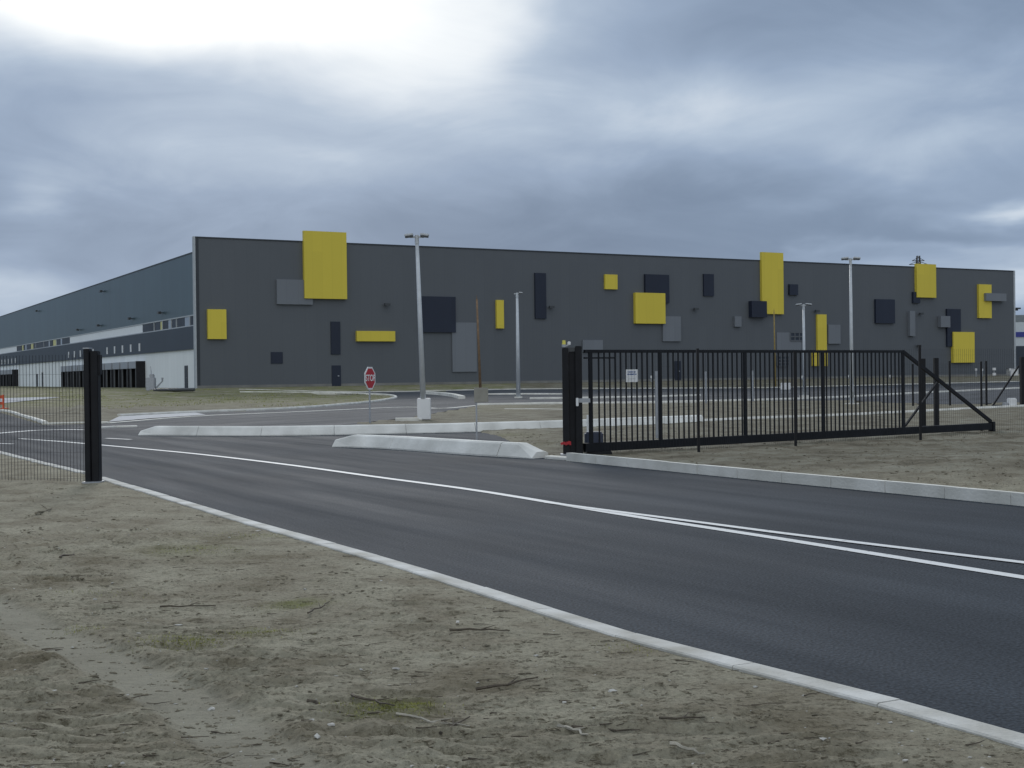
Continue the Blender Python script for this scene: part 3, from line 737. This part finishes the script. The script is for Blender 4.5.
# right: mesh fence in front of the gate
posts = [(Vector((1.72,24.55,0)),353),(at(698,25.2),348.5),(at(795,27.2),351.5),(at(920,28.6),345),(at(1075,31.2),346)]
fn = empty('mesh_fence', tuple(posts[0][0]+Z*.03), 'thin black mesh fence with slim posts running before the sliding gate', 'fence')
for (a, ya), (b2, yb) in zip(posts, posts[1:]):
    dd = (b2-a).normalized(); mesh_panel(MB(), a+dd*.04, b2-dd*.04, .10, 2.08, pitch=.0625, wr=.0013).build('mesh_panel', M['wire'], fn)
for i, (a, ya) in enumerate(posts[1:]):
    px = (698,795,920,1075)[i]; MB().bar(a-Z*.1, a+Z*zat(px, ya, a.y), .05,.05, side=(1,0,0)).build('fence_post', M['black'], fn)
# far fence, bay of thin posts
fpx = [(913,407,364),(950,406.6,361),(981.5,408.5,361.5),(986.5,406.3,361)]
f0 = G(913,407); fn = empty('mesh_fence', (f0.x,f0.y,0), 'distant black mesh fence on slim posts beyond the tip of the gate', 'fence')
pp = []
for px, yb, yt in fpx:
    g_ = G(px,yb); pp.append(g_); MB().bar(g_-Z*.1, g_+Z*zat(px,yt,g_.y), .07,.07, side=(1,0,0)).build('fence_post', M['black'], fn)
mesh_panel(MB(), pp[0], pp[1], .08, 1.9, wr=.0018).build('mesh_panel', M['wire'], fn); mesh_panel(MB(), pp[1], pp[3], .08, 1.9, wr=.0018).build('mesh_panel', M['wire'], fn)
# pair of heavy posts standing behind the gate tail
g_ = G(936.5, 427.4); t = empty('gate_post', (g_.x,g_.y,0), 'stout black post behind the tail of the sliding gate', 'post')
MB().bar(g_-Z*.05, g_+Z*zat(934,358,g_.y), .12,.12, side=(1,0,0)).build('column', M['black'], t); MB().box((g_.x,g_.y,.02),(.24,.24,.03)).build('base_plate', M['galv'], t)
g2 = at(923, g_.y+.1); t = empty('gate_post', (g2.x,g2.y,0), 'stout black post half hidden behind a slim fence post', 'post')
MB().bar(g2-Z*.05, g2+Z*zat(923,358.6,g2.y), .12,.12, side=(1,0,0)).build('column', M['black'], t); MB().box((g2.x,g2.y,.02),(.24,.24,.03)).build('base_plate', M['galv'], t)
# second gate at the right edge
g_ = G(1022, 407); t = empty('sliding_gate', (g_.x,g_.y,0), 'black gate end with slanting brace and thick post at the right edge', 'gate')
MB().box((g_.x+.07,g_.y,zat(1022,357,g_.y)/2),(.24,.24,zat(1022,357,g_.y))).build('column', M['black'], t, bevel=.01)
a = at(992.5, g_.y-.1)+Z*.07; b2 = at(1019, g_.y-.1)+Z*zat(1019,366,g_.y)
MB().tube(a,b2,.04,.04,8).build('brace', M['black'], t); MB().bar(at(992,g_.y-.1)+Z*.06, at(1018,g_.y-.1)+Z*.06,.08,.1).build('bottom_rail', M['black'], t)
g3 = G(1009, 408); t = empty('cabinet', (g3.x,g3.y,0), 'small white motor cabinet at the foot of the far right gate', 'cabinet')
MB().box((g3.x+.12,g3.y,.2),(.32,.3,.42)).build('housing', M['white'], t, bevel=.03); MB().box((g3.x-.15,g3.y,.15),(.2,.2,.16)).build('side_box', M['galv'], t, bevel=.02)

# ------------------------------------------------------------------ sliding gate
A = Vector((1.40, 24.95, 0)); gd = Vector((7.81,5.39,0)).normalized()
def gate_s(px):        # distance along the gate for a column of the photograph
    k = (ray(px,384).x/ray(px,384).y); return (A.x-k*A.y)/(k*gd.y-gd.x)
gn = Vector((gd.y,-gd.x,0))
gt = empty('sliding_gate', (A.x,A.y,.1), 'long black sliding gate of upright bars with a triangular tail, standing open beside the road', 'gate')
L1 = gate_s(903); L2 = gate_s(992)
ZB, ZT = .10, 2.05
def gbar(mb, s0, z0, s1, z1, w, t): return mb.bar(A+gd*s0+Z*z0, A+gd*s1+Z*z1, w, t, side=gn)
gbar(MB(), -.02, ZB+.085, L2, ZB+.085, .10, .17).build('bottom_beam', M['black'], gt, bevel=.006)
gbar(MB(), 0, ZT, L1+.02, ZT, .055, .06).build('top_rail', M['black'], gt, bevel=.005)
us = [gate_s(x) for x in (590.5, 660, 745, 823)] + [L1]
us[0] = gate_s(590.5)
for s_ in us:
    gbar(MB(), s_, ZB+.17, s_, ZT-.03, .045, .075).build('upright', M['black'], gt)
allb = np.arange(.08, L1, .138)
edges = [0.]+us
for a, b2 in zip([0]+us, us):
    mb = MB(); n = 0
    for s_ in allb:
        if s_ > a+(.09 if a else -.01) and s_ < b2-.09: gbar(mb, s_, ZB+.17, s_, ZT-.03, .025, .025); n += 1
    if n: mb.build('bar_panel', M['black'], gt)
gbar(MB(), 0, ZT-.13, us[0]+.6, ZT-.13, .04, .03).build('stiffener', M['black'], gt)
gbar(MB(), L1, ZT, L2-.06, ZB+.2, .055, .08).build('diagonal_strut', M['black'], gt)
sb = gate_s(937); gbar(MB(), L1+.06, ZB+.2, sb, 1.30, .04, .045).build('brace', M['black'], gt)
MB().box(A+gd*(L2-.02)+Z*(ZB+.04), (.10,.14,.32), ax=(gd,gn,Z)).build('end_stop', M['black'], gt, bevel=.01)
# the notice
sp = gate_s(631); c = A+gd*sp+gn*.03; zc = (zat(631,369.5,c.y)+zat(631,382,c.y))/2
nt_ = MB().box(c+Z*zc, (.30,.012,.25), ax=(gd,gn,Z)).build('notice', M['white'], gt)
tx = MB()
for row, (zz, hh, x0, x1) in enumerate([(.075,.028,-.11,.11),(.030,.030,-.12,.12)]):
    x = x0
    while x < x1-.01:
        w = random.choice((.014,.018,.022)); tx.box(c+gn*.008+gd*(x+w/2)+Z*(zc+zz), (w,.003,hh*random.uniform(.75,1)), ax=(gd,gn,Z)); x += w+random.choice((.005,.006,.014))
tx.build('lettering', M['blue'], nt_)
tx = MB(); x = -.10
while x < .08: tx.box(c+gn*.008+gd*(x+.008)+Z*(zc-.06), (.012,.003,.012), ax=(gd,gn,Z)); x += random.choice((.018,.022,.03))
tx.build('small_lettering', M['galv'], nt_)
# guide portal
pq = G(566.3, 457.6); gp = empty('gate_portal', (pq.x,pq.y,.0), 'black double guide post at the head of the sliding gate', 'post')
zt = zat(567, 347, pq.y)
MB().box((pq.x,pq.y,zt/2-.03),(.12,.12,zt+.02)).build('column', M['black'], gp, bevel=.008)
MB().box((pq.x+.13,pq.y+.07,zt/2-.03),(.13,.12,zt+.0)).build('column', M['black'], gp, bevel=.008)
MB().box((pq.x+.255,pq.y+.02,zt/2),(.13,.16,zt+.03)).build('column', M['black'], gp, bevel=.008)
MB().box((pq.x+.11,pq.y+.04,zt-.06),(.30,.10,.10)).build('roller_head', M['lamphead'], gp, bevel=.02)
MB().box((pq.x+.10,pq.y+.01,.05),(.42,.3,.05)).build('base_plate', M['galv'], gp)
lb = MB().box((pq.x+.22,pq.y-.08,zat(576,402,pq.y)),(.05,.05,.16)).build('latch_box', M['white'], gp, bevel=.008)
MB().box((pq.x+.36,pq.y-.07,zat(576,400.5,pq.y)),(.22,.02,.08)).build('latch_plate', M['galv'], gp)
wl = empty('warning_light', (pq.x,pq.y,zt), 'small yellow and white warning light on top of the gate post', 'lamp')
MB().tube((pq.x-.02,pq.y,zt),(pq.x-.02,pq.y,zt+.05), .045,.045,12).build('lamp_base', M['galv'], wl)
MB().tube((pq.x-.02,pq.y,zt+.05),(pq.x-.02,pq.y,zt+.13), .038,.03,12).build('lens', M['ylamp'], wl, smooth=False)
MB().box((pq.x+.08,pq.y,zt+.07),(.06,.08,.07)).build('photocell', M['white'], wl, bevel=.01); MB().tube((pq.x+.02,pq.y,zt+.01),(pq.x+.08,pq.y,zt+.05),.02,.02).build('arm', M['galv'], wl)
# tape tied round the post
def tape():
    zc = zat(567,443,pq.y); mb = MB()
    for k in range(7):
        a = Vector((pq.x+.09-k*.028, pq.y-.085-.01*math.sin(k*2), zc+.006*math.sin(k*1.7))); b2 = a+Vector((-.03,0,random.uniform(-.012,.012)))
        mb.bar(a, b2, .02, .07-.004*k)
    o = mb.build('barrier_tape', M['red']); prop(o, 'short length of red tape tied round the black gate post', 'tape')
    mb = MB(); 
    for k in range(3):
        a = Vector((pq.x-.11-k*.03, pq.y-.085, zc-.012)); mb.bar(a, a+Vector((-.028,0,-.004)), .015,.03)
    w = mb.build('tape_end', M['paletwig'], o)
tape()
# gate motor
mq = A+gd*gate_s(602)-gn*.28; mo = empty('gate_motor', (mq.x,mq.y,.05), 'dark boxy gate motor behind the bars near the gate post', 'motor')
MB().box(mq+Z*.30,(.36,.28,.34)).build('housing', M['motor'], mo, bevel=.03); MB().box(mq+Z*.06,(.5,.4,.08)).build('foot', M['concrete'], mo)
MB().box(A+gd*gate_s(598)+Z*.04,(.5,.3,.12), ).build('carriage', M['black'], gt, bevel=.01)

# galvanised stakes behind the gate
for px, yb, yt, lb_ in [(657,440,371,'galvanised stake behind the second upright of the black gate'),(706,404,371.5,'faint galvanised stake right of the first slim fence post'),(753,402,370.5,'galvanised stake just right of the third gate upright')]:
    g_ = G(px, yb); o = MB().tube(g_-Z*.1, Vector((g_.x,g_.y,zat(px,yt,g_.y))), .035 if yb>420 else .05, None, 8).build('stake', M['galv']); prop(o, lb_, 'stake', 'galvanised stakes behind the gate')
g_ = G(588, 446); o = MB().tube(g_-Z*.1, Vector((g_.x,g_.y,zat(588,415,g_.y))), .025, None, 8).build('marker_stake', M['white']); prop(o, 'thin white marker stake behind the left end of the gate', 'stake')

# ------------------------------------------------------------------ bollard lights along the front wall
def bollard(px, ytop, D_):
    q_ = fu(px, ytop, D_); w = fpt(q_[0], D_, 0); zb = Hf(w.x,w.y); zt = q_[1]
    t = empty('bollard_light', (w.x,w.y,zb), 'low dark bollard with a white cap along the front wall', 'bollard', 'bollards along the front wall')
    MB().tube((w.x,w.y,zb-.05),(w.x,w.y,zt-.25), .09,.09,10).build('shaft', M['galv'], t); MB().tube((w.x,w.y,zt-.25),(w.x,w.y,zt+.02), .13,.13,10).build('cap', M['white'], t)
    return t
for (px, y), l in zip([(651.5,375.8),(801.9,375.8),(847.8,375.2),(890,375.2),(976,368.6),(982,368.8),(1010,368.6)],
    ['white capped bollard left of the second gate upright','white capped bollard seen between gate uprights below the windows','white capped bollard just left of the tall lamp post','white capped bollard right of the tall lamp post',
     'left one of two close white capped bollards right of the lowest yellow panel','right one of two close white capped bollards right of the lowest yellow panel','white capped bollard at the right corner of the warehouse']):
    bollard(px, y, 6.)['label'] = l
u_, z = fu(994, 369, 5.); w = fpt(u_,5.,0); t = empty('info_board', (w.x,w.y,Hf(w.x,w.y)), 'two small white plates on a thin post before the warehouse right end', 'sign')
zb = Hf(w.x,w.y); MB().tube((w.x,w.y,zb),(w.x,w.y,z+.1),.05,.05).build('post', M['galv'], t)
for zz in (z, z-.65): MB().box((w.x,w.y-.08,zz),(.42,.03,.32)).build('plate', M['white'], t)
u_, z = fu(1014, 375, 2.); w = fpt(u_-.3,2.,0); t = empty('container', (w.x,w.y,Hf(w.x,w.y)), 'small white box container at the right corner of the warehouse', 'container')
zb = Hf(w.x,w.y); MB().box((w.x,w.y,zb+.5),(1.2,1.,.9)).build('body', M['white'], t, bevel=.03); MB().box((w.x,w.y,zb+.98),(1.3,1.1,.08)).build('lid', M['galv'], t)
g_ = G(785.5, 393.5); t = empty('info_board', (g_.x,g_.y,Hf(g_.x,g_.y)), 'small white board standing low on the road edge behind the gate', 'sign')
zb=Hf(g_.x,g_.y); 
for s_ in (-.28,.28): MB().bar((g_.x+s_,g_.y,zb),(g_.x+s_,g_.y,zb+.6),.06,.06).build('leg', M['galv'], t)
MB().box((g_.x,g_.y-.05,zb+.55),(.75,.03,.5)).build('plate', M['white'], t)

# works gear by the dock wall
q = G(151, 391.5); zb = Hf(q.x,q.y); t = empty('cable_cabinet', (q.x,q.y,zb), 'grey cabinet with a thin mast before the pale dock wall', 'cabinet')
b = MB().box((q.x,q.y,zb+.62),(.75,.5,1.1)); b.build('body', M['galv'], t, bevel=.06)
MB().box((q.x+.1,q.y,zb+1.3),(.35,.4,.3)).build('hood', M['galv'], t, bevel=.05); MB().tube((q.x+.05,q.y,zb+1.3),(q.x,q.y,zb+2.1),.05,.02,8).build('mast', M['galv'], t)
q = G(160, 391.8); zb = Hf(q.x,q.y); t = empty('standpipe', (q.x,q.y,zb), 'small bent grey pipe standing before the pale dock wall', 'pipe')
b = MB().tube((q.x-.3,q.y,zb),(q.x-.25,q.y,zb+.4),.07,.07).tube((q.x-.25,q.y,zb+.38),(q.x+.2,q.y,zb+.85),.07,.06).tube((q.x+.2,q.y,zb+.83),(q.x+.22,q.y,zb+1.15),.06,.09); b.build('bent_tube', M['galv'], t); MB().box((q.x-.1,q.y,zb+.08),(.9,.5,.14)).build('base', M['concrete'], t)
q = G(174, 392.5); zb = Hf(q.x,q.y); t = empty('pipe_stack', (q.x,q.y,zb), 'flat dark pile of pipes lying on the grass before the dock wall', 'pipes')
for i in range(5): MB().tube((q.x-1.5+.12*i,q.y-.5+.3*i,zb+.22),(q.x+1.9-.1*i,q.y-.9+.3*i,zb+.24),.13,.13,9).build('pipe', M['lamphead'], t)
# orange barrier at the left edge
q = G(0, 409.5); zb = Hf(q.x,q.y); t = empty('barrier', (q.x,q.y,zb), 'orange plastic barrier cut by the left edge behind the mesh fence', 'barrier')
MB().box((q.x-.62,q.y,zb+.72),(1.7,.08,.18)).build('panel', M['orange'], t); MB().box((q.x-.62,q.y,zb+.36),(1.7,.08,.16)).build('panel', M['orange'], t)
for s_ in (-1.45,.2): MB().box((q.x+s_,q.y,zb+.42),(.09,.09,.85)).build('leg', M['orange'], t); 
MB().box((q.x+.2,q.y,zb+.05),(.5,.3,.08)).build('foot', M['orange'], t)
# little pale stake right of left post
g_ = G(100.5, 420.5); o = MB().tube(g_-Z*.1, Vector((g_.x,g_.y,zat(101,391,g_.y)))+Vector((.0,0,0)), .035, .035, 7).build('marker_stake', M['paletwig']); prop(o, 'thin pale wooden stake beyond the road, right of the double gate post', 'stake')
g_ = G(412, 422.3, .0); o = MB().box((g_.x-.2,g_.y+.3,.09),(.8,.35,.12), rz=.15).build('kerb_stone', M['concrete']); prop(o, 'loose pale kerb stone lying left of the lamp block', 'stone')

# ------------------------------------------------------------------ litter on the verge
def gz_at(xs, ys):
    z, sd, rut, bank = ground_z(np.array(xs, float), np.array(ys, float)); return z, sd
def scatter(n, pxr, pyr, seed):
    r_ = np.random.default_rng(seed); out = []
    px = r_.uniform(*pxr, n); py = r_.uniform(*pyr, n)
    P = [G(a, b) for a, b in zip(px, py)]
    z, sd = gz_at([q.x for q in P], [q.y for q in P])
    return [(q.x, q.y, zz, s) for q, zz, s in zip(P, z, sd) if s > .10]
def lumps(name, pts, rmin, rmax, mt, flat=.6, elong=1.0, kind='stuff'):
    ico = bmesh.new(); bmesh.ops.create_icosphere(ico, subdivisions=1, radius=1); base = np.array([v.co[:] for v in ico.verts]); fs = np.array([[v.index for v in f.verts] for f in ico.faces]); ico.free()
    V = []; Fc = []; k = 0
    for x, y, z, s in pts:
        r_ = rmin*(rmax/rmin)**(random.random()**2.2)*(1+y*.03)
        b_ = base*(1+rng.uniform(-.5,.5,(len(base),1))); b_[:,0] *= r_*random.uniform(.8,1.6)*elong; b_[:,1] *= r_*random.uniform(.7,1.1); b_[:,2] *= r_*flat
        t = random.uniform(-.6,.6); c_, s_ = math.cos(t), math.sin(t)
        X = b_[:,0]*c_-b_[:,1]*s_; Yy = b_[:,0]*s_+b_[:,1]*c_
        V.append(np.stack([X+x, Yy+y, b_[:,2]+z+r_*flat*.3],1)); Fc.append(fs+k); k += len(base)
    V = np.vstack(V); Fc = np.vstack(Fc)
    me = bpy.data.meshes.new(name); me.from_pydata(V.tolist(), [], Fc.tolist()); me.materials.append(mt)
    o = bpy.data.objects.new(name, me); COL.objects.link(o); return o
prop(lumps('soil_clods', scatter(3500,(-40,1040),(486,800),5), .0015, .006, M['clod'], .75, 1.3), 'dark clods of soil all over the sandy verge', 'soil', kind='stuff')
prop(lumps('gravel', scatter(420,(-40,1040),(486,800),6), .003, .013, M['pebble'], .6), 'small pale pebbles scattered on the sandy verge', 'gravel', kind='stuff')
prop(lumps('soil_clods', [q for q in scatter(2600,(560,1040),(432,500),15)+scatter(250,(440,575),(432,458),16) if q[1] > 13], .004, .013, M['clod'], .55, 1.3), 'dark clods of soil on the strip below the sliding gate', 'soil', kind='stuff')

def clusters(n, pxr, pyr, seed, rmin, rmax, name, lbl, rowf=None):
    pts = []
    for x, y, z, s_ in scatter(n, pxr, pyr, seed):
        L_ = random.uniform(.03,.20)*(.7+y*.05); t = random.gauss(.0,.30); k = random.randint(4,14); ph = random.uniform(0,6)
        for i in range(k):
            a = random.uniform(-.5,.5)*L_; pts.append((x+a*math.cos(t)+random.gauss(0,.006), y+a*math.sin(t)+.012*math.sin(a*40+ph)+random.gauss(0,.006)))
    z, sd = gz_at([q[0] for q in pts],[q[1] for q in pts])
    P_ = [(q[0],q[1],a-.001,b) for q, a, b in zip(pts, z, sd) if b > .1]
    prop(lumps(name, P_, rmin, rmax, M['clod'], .7, 1.6), lbl, 'soil', kind='stuff')
clusters(1900, (-40,1040), (486,800), 25, .002, .0085, 'soil_clods', 'ragged dark ridges of crumbled soil across the sandy verge')
def twig_mesh(mb, a, b, r_, wob=.25, n=6, fork=False):
    a = Vector(a); b = Vector(b); L = (b-a).length; w = Vector((-(b-a).y,(b-a).x,0)).normalized()
    pts = [a.lerp(b, k/n)+w*random.uniform(-1,1)*L*wob*.25*(0 < k < n)+Z*random.uniform(0,1)*r_*1.2 for k in range(n+1)]
    for k in range(n): mb.tube(pts[k], pts[k+1], r_*(1-.6*k/n), r_*(1-.6*(k+1)/n), 5)
    if fork:
        q = pts[n//2]; mb.tube(q, q+(b-a).normalized()*L*.22+w*L*.14+Z*L*.05, r_*.55, r_*.2, 5)
    return mb
mb = MB()
for x, y, z, s in scatter(330,(-40,1040),(500,800),9):
    L = random.uniform(.03,.14)*(.8+y*.02); t = random.gauss(0,.45)
    twig_mesh(mb, (x,y,z+.004), (x+L*math.cos(t),y+L*math.sin(t),z+.006), random.uniform(.0015,.004), n=3)
prop(mb.build('twig_litter', M['twig']), 'fine dark twigs and roots strewn over the sandy verge', 'twigs', kind='stuff')
for x0,y0,x1,y1,rr,mt,lb_ in [
    (308,708,352,718,.011,'twig','dark crooked stick left of the mossy tuft at the bottom'),
    (352,706,395,719,.008,'twig','dark thin stick touching the mossy tuft at the bottom'),
    (396,724,470,733,.007,'paletwig','pale stick lying right of the mossy tuft at the bottom'),
    (440,741,470,725,.008,'twig','short dark forked stick beside the pale stick'),
    (476,697,538,690,.009,'twig','straight dark stick in the middle of the verge'),
    (558,737,588,749,.010,'paletwig','short pale snapped stick near the bottom edge'),
    (572,736,640,744,.008,'twig','long dark root just above the pale snapped stick'),
    (450,638,510,641,.008,'twig','flat dark root near the kerb in mid verge'),
    (660,738,705,731,.007,'twig','dark curved twig close to the lower kerb'),
    (670,763,705,768,.010,'paletwig','pale stick at the very bottom edge'),
    (160,614,216,610,.007,'twig','thin dark root left of the verge centre'),
    (308,622,330,612,.007,'twig','short dark upturned twig above the mossy tuft'),
    (60,566,85,560,.010,'twig','dark root stub on the upper left of the verge'),
    (36,520,52,512,.016,'clod','dark clump of earth near the mesh fence'),
    (640,632,690,640,.008,'twig','dark twig lying along the kerb edge')]:
    A_ = G(x0,y0); B_ = G(x1,y1); z, sd = gz_at([A_.x,B_.x],[A_.y,B_.y])
    o = twig_mesh(MB(), (A_.x,A_.y,z[0]+rr*.8), (B_.x,B_.y,z[1]+rr*.8), rr, n=6, fork=True).build('stick', M[mt]); prop(o, lb_, 'stick', 'sticks on the verge')
# thin grass
mb = MB()
for px, py_, n, rad in [(178,650,260,.16),(196,652,120,.1),(257,640,170,.13),(253,540,200,.28),(385,717,300,.13),(372,712,80,.1),(418,712,70,.06),(200,556,120,.28),(84,634,60,.12),(300,612,60,.2),(640,655,60,.15),(90,600,50,.2)]:
    c = G(px, py_); n *= 3
    xs = rng.normal(0, rad*.9, n)+c.x; ys = rng.normal(0, rad*.5, n)+c.y; z, sd = gz_at(xs, ys)
    for x, y, zz, s in zip(xs, ys, z, sd):
        if s < .08: continue
        h_ = random.uniform(.004,.015); t = random.uniform(0,6.28); w = random.uniform(.0015,.003); dx, dy = math.cos(t), math.sin(t); l = random.uniform(.3,1.3)*h_
        mb.add([(x-dy*w,y+dx*w,zz-.003),(x+dy*w,y-dx*w,zz-.003),(x+dx*l,y+dy*l,zz+h_)], [(0,1,2)])
prop(mb.build('grass', M['grass']), 'thin yellow green tufts of grass and moss on the verge', 'grass', kind='stuff')
# rough grass on the far bank
mb = MB()
r2 = np.random.default_rng(3); n = 14000
px = r2.uniform(60,400,n); py_ = r2.uniform(389.5,413,n)
for a, b_ in zip(px, py_):
    if a < 100 and b_ > 400 and random.random() < .5: continue
    q = G(a, b_)
    mb.v.append((q.x,q.y,0))
xs = np.array([v[0] for v in mb.v]); ys = np.array([v[1] for v in mb.v]); z, sd = gz_at(xs, ys); mb = MB()
pat = fbm(xs*.25, ys*.25, 4, 91)
for x, y, zz, s, pt in zip(xs, ys, z, sd, pat):
    if s < .5 or pt < -.02 or y < 70: continue
    h_ = random.uniform(.03,.09); t = random.uniform(0,6.28); w = random.uniform(.012,.03); dx, dy = math.cos(t), math.sin(t)
    mb.add([(x-dy*w,y+dx*w,zz-.02),(x+dy*w,y-dx*w,zz-.02),(x+dx*h_*.8,y+dy*h_*.8,zz+h_)], [(0,1,2)])
prop(mb.build('bank_grass', M['grass']), 'patchy short grass on the bank before the warehouse corner', 'grass', kind='stuff')

# ------------------------------------------------------------------ sky and light
w = bpy.data.worlds.new('World'); sc.world = w; w.use_nodes = True; nt = w.node_tree; L = nt.links
bg = nt.nodes['Background']
SUN_AZ, SUN_EL = R(-10), R(24)
sky = N(nt,'ShaderNodeTexSky'); sky.sky_type = 'NISHITA'; sky.sun_disc = False; sky.sun_elevation = SUN_EL; sky.sun_rotation = SUN_AZ; sky.air_density = 1.2; sky.dust_density = 2
tc = N(nt,'ShaderNodeTexCoord'); sep = N(nt,'ShaderNodeSeparateXYZ'); L.new(tc.outputs['Generated'], sep.inputs[0])
def mth(op, a, b=None, c=None, clamp=False):
    n = N(nt,'ShaderNodeMath',operation=op); n.use_clamp = clamp
    for i, v in enumerate((a,b,c)):
        if v is None: continue
        if isinstance(v,(int,float)): n.inputs[i].default_value = v
        else: L.new(v, n.inputs[i])
    return n.outputs[0]
X, Yy, Zz = sep.outputs
az = mth('ARCTAN2', X, Yy)
el = mth('ARCSINE', Zz)
# cloud deck coordinates (flattened towards the horizon)
den = mth('ADD', mth('MAXIMUM', Zz, 0.), .26)
cb = N(nt,'ShaderNodeCombineXYZ'); L.new(mth('DIVIDE',X,den), cb.inputs[0]); L.new(mth('DIVIDE',Yy,den), cb.inputs[1])
def nz(scale, det, rough, vec, dist=0., off=0.):
    mp = N(nt,'ShaderNodeMapping'); mp.inputs['Location'].default_value = (off,off*.7,off*.3); L.new(vec, mp.inputs[0])
    n = N(nt,'ShaderNodeTexNoise'); n.inputs['Scale'].default_value = scale; n.inputs['Detail'].default_value = det; n.inputs['Roughness'].default_value = rough; n.inputs['Distortion'].default_value = dist
    L.new(mp.outputs[0], n.inputs['Vector']); return n.outputs['Fac']
nA = nz(1.0, 6, .5, cb.outputs[0], .6, 3.1); nB = nz(3.0, 8, .55, cb.outputs[0], .9, 8.2)
# anchored masses: (px, py, rx, ry, amount, tilt) turned into directions
wx = mth('MULTIPLY', mth('SUBTRACT', nz(2.6,4,.5,cb.outputs[0],0,5.), .5), .16)
wy = mth('MULTIPLY', mth('SUBTRACT', nz(2.6,4,.5,cb.outputs[0],0,15.), .5), .07)
azw = mth('ADD', az, wx); elw = mth('ADD', el, wy)
def blob(px, py_, rx, ry, amp, tilt=0.):
    r_ = ray(px, py_); a0 = math.atan2(r_.x, r_.y); e0 = math.atan2(r_.z, math.hypot(r_.x,r_.y))
    da = mth('SUBTRACT', azw, a0); de = mth('SUBTRACT', elw, e0)
    if tilt: de = mth('ADD', de, mth('MULTIPLY', da, tilt))
    da = mth('DIVIDE', da, rx/FP); de = mth('DIVIDE', de, ry/FP)
    q = mth('ADD', mth('MULTIPLY',da,da), mth('MULTIPLY',de,de))
    return mth('MULTIPLY', mth('EXPONENT', mth('MULTIPLY', q, -1.)), amp)
tot = mth('ADD', mth('MULTIPLY', mth('SUBTRACT', nA, .5), .55), mth('MULTIPLY', mth('SUBTRACT', nB, .5), .36))
tot = mth('ADD', tot, .30)
for a in [(235,20,270,68,.52,-.05),(60,-5,200,38,.36),(420,85,110,52,.30,.1),(230,-60,330,50,.3),(870,95,190,80,.20),(250,160,330,45,.16,.08),(600,110,130,60,.22,-.2),(500,40,50,60,.16),
          (760,120,130,60,.10,.3),(1005,208,75,11,.42,0),(1040,275,110,22,.34),(15,210,45,22,.20),(-10,300,110,28,.26),(905,160,60,22,.14),(930,250,200,8,.12),
          (620,200,180,55,-.20,0),(830,225,180,35,-.16),(110,235,260,50,-.10),(930,20,260,50,-.14),(30,110,120,45,-.10,.0),(700,30,120,30,-.1,-.2),(470,230,250,25,-.05)]:
    tot = mth('ADD', tot, blob(*a))
# bright veil round the hidden sun, above the frame
sv = (math.sin(SUN_AZ)*math.cos(SUN_EL), math.cos(SUN_AZ)*math.cos(SUN_EL), math.sin(SUN_EL))
dt = N(nt,'ShaderNodeVectorMath',operation='DOT_PRODUCT'); L.new(tc.outputs['Generated'], dt.inputs[0]); dt.inputs[1].default_value = sv
glow = mth('POWER', mth('MAXIMUM', dt.outputs['Value'], 0.), 26.)
tot = mth('ADD', tot, mth('MULTIPLY', glow, .10))
# unseen sky overhead and behind, brightened to throw more light on the fronts
tot = mth('ADD', tot, mth('MULTIPLY', mth('MAXIMUM', mth('SUBTRACT', Zz, .28), 0.), .62))
tot = mth('ADD', tot, mth('MULTIPLY', mth('MAXIMUM', mth('MULTIPLY', Yy, -1.), 0.), .52))
rp = N(nt,'ShaderNodeValToRGB'); cr = rp.color_ramp
st = [(0.,(.165,.230,.340)),(.2,(.215,.290,.412)),(.38,(.298,.388,.530)),(.55,(.43,.525,.655)),(.75,(.70,.77,.85)),(1.,(1.02,1.05,1.06))]
while len(cr.elements) < len(st): cr.elements.new(.5)
for e, (q, c) in zip(cr.elements, st): e.position = q; e.color = (*c,1)
L.new(tot, rp.inputs[0])
sc_ = N(nt,'ShaderNodeVectorMath',operation='SCALE'); L.new(rp.outputs[0], sc_.inputs[0]); sc_.inputs['Scale'].default_value = 10.
mx = N(nt,'ShaderNodeMix',data_type='RGBA'); mx.inputs[0].default_value = .985; L.new(sky.outputs[0], mx.inputs[6]); L.new(sc_.outputs[0], mx.inputs[7])
L.new(mx.outputs[2], bg.inputs[0]); bg.inputs[1].default_value = .1
w.cycles.sampling_method = 'MANUAL'; w.cycles.sample_map_resolution = 512

sl = bpy.data.lights.new('sun','SUN'); sl.energy = 1.35; sl.angle = R(14); sl.color = (1,.97,.93); so = bpy.data.objects.new('sun', sl); COL.objects.link(so)
so.rotation_euler = (-Vector(sv)).to_track_quat('-Z','Y').to_euler()

vs = sc.view_settings; vs.view_transform = 'Standard'; vs.look = 'None'; vs.exposure = 0; vs.gamma = 1; vs.use_curve_mapping = False
sc.cycles.max_bounces = 6; sc.cycles.diffuse_bounces = 3
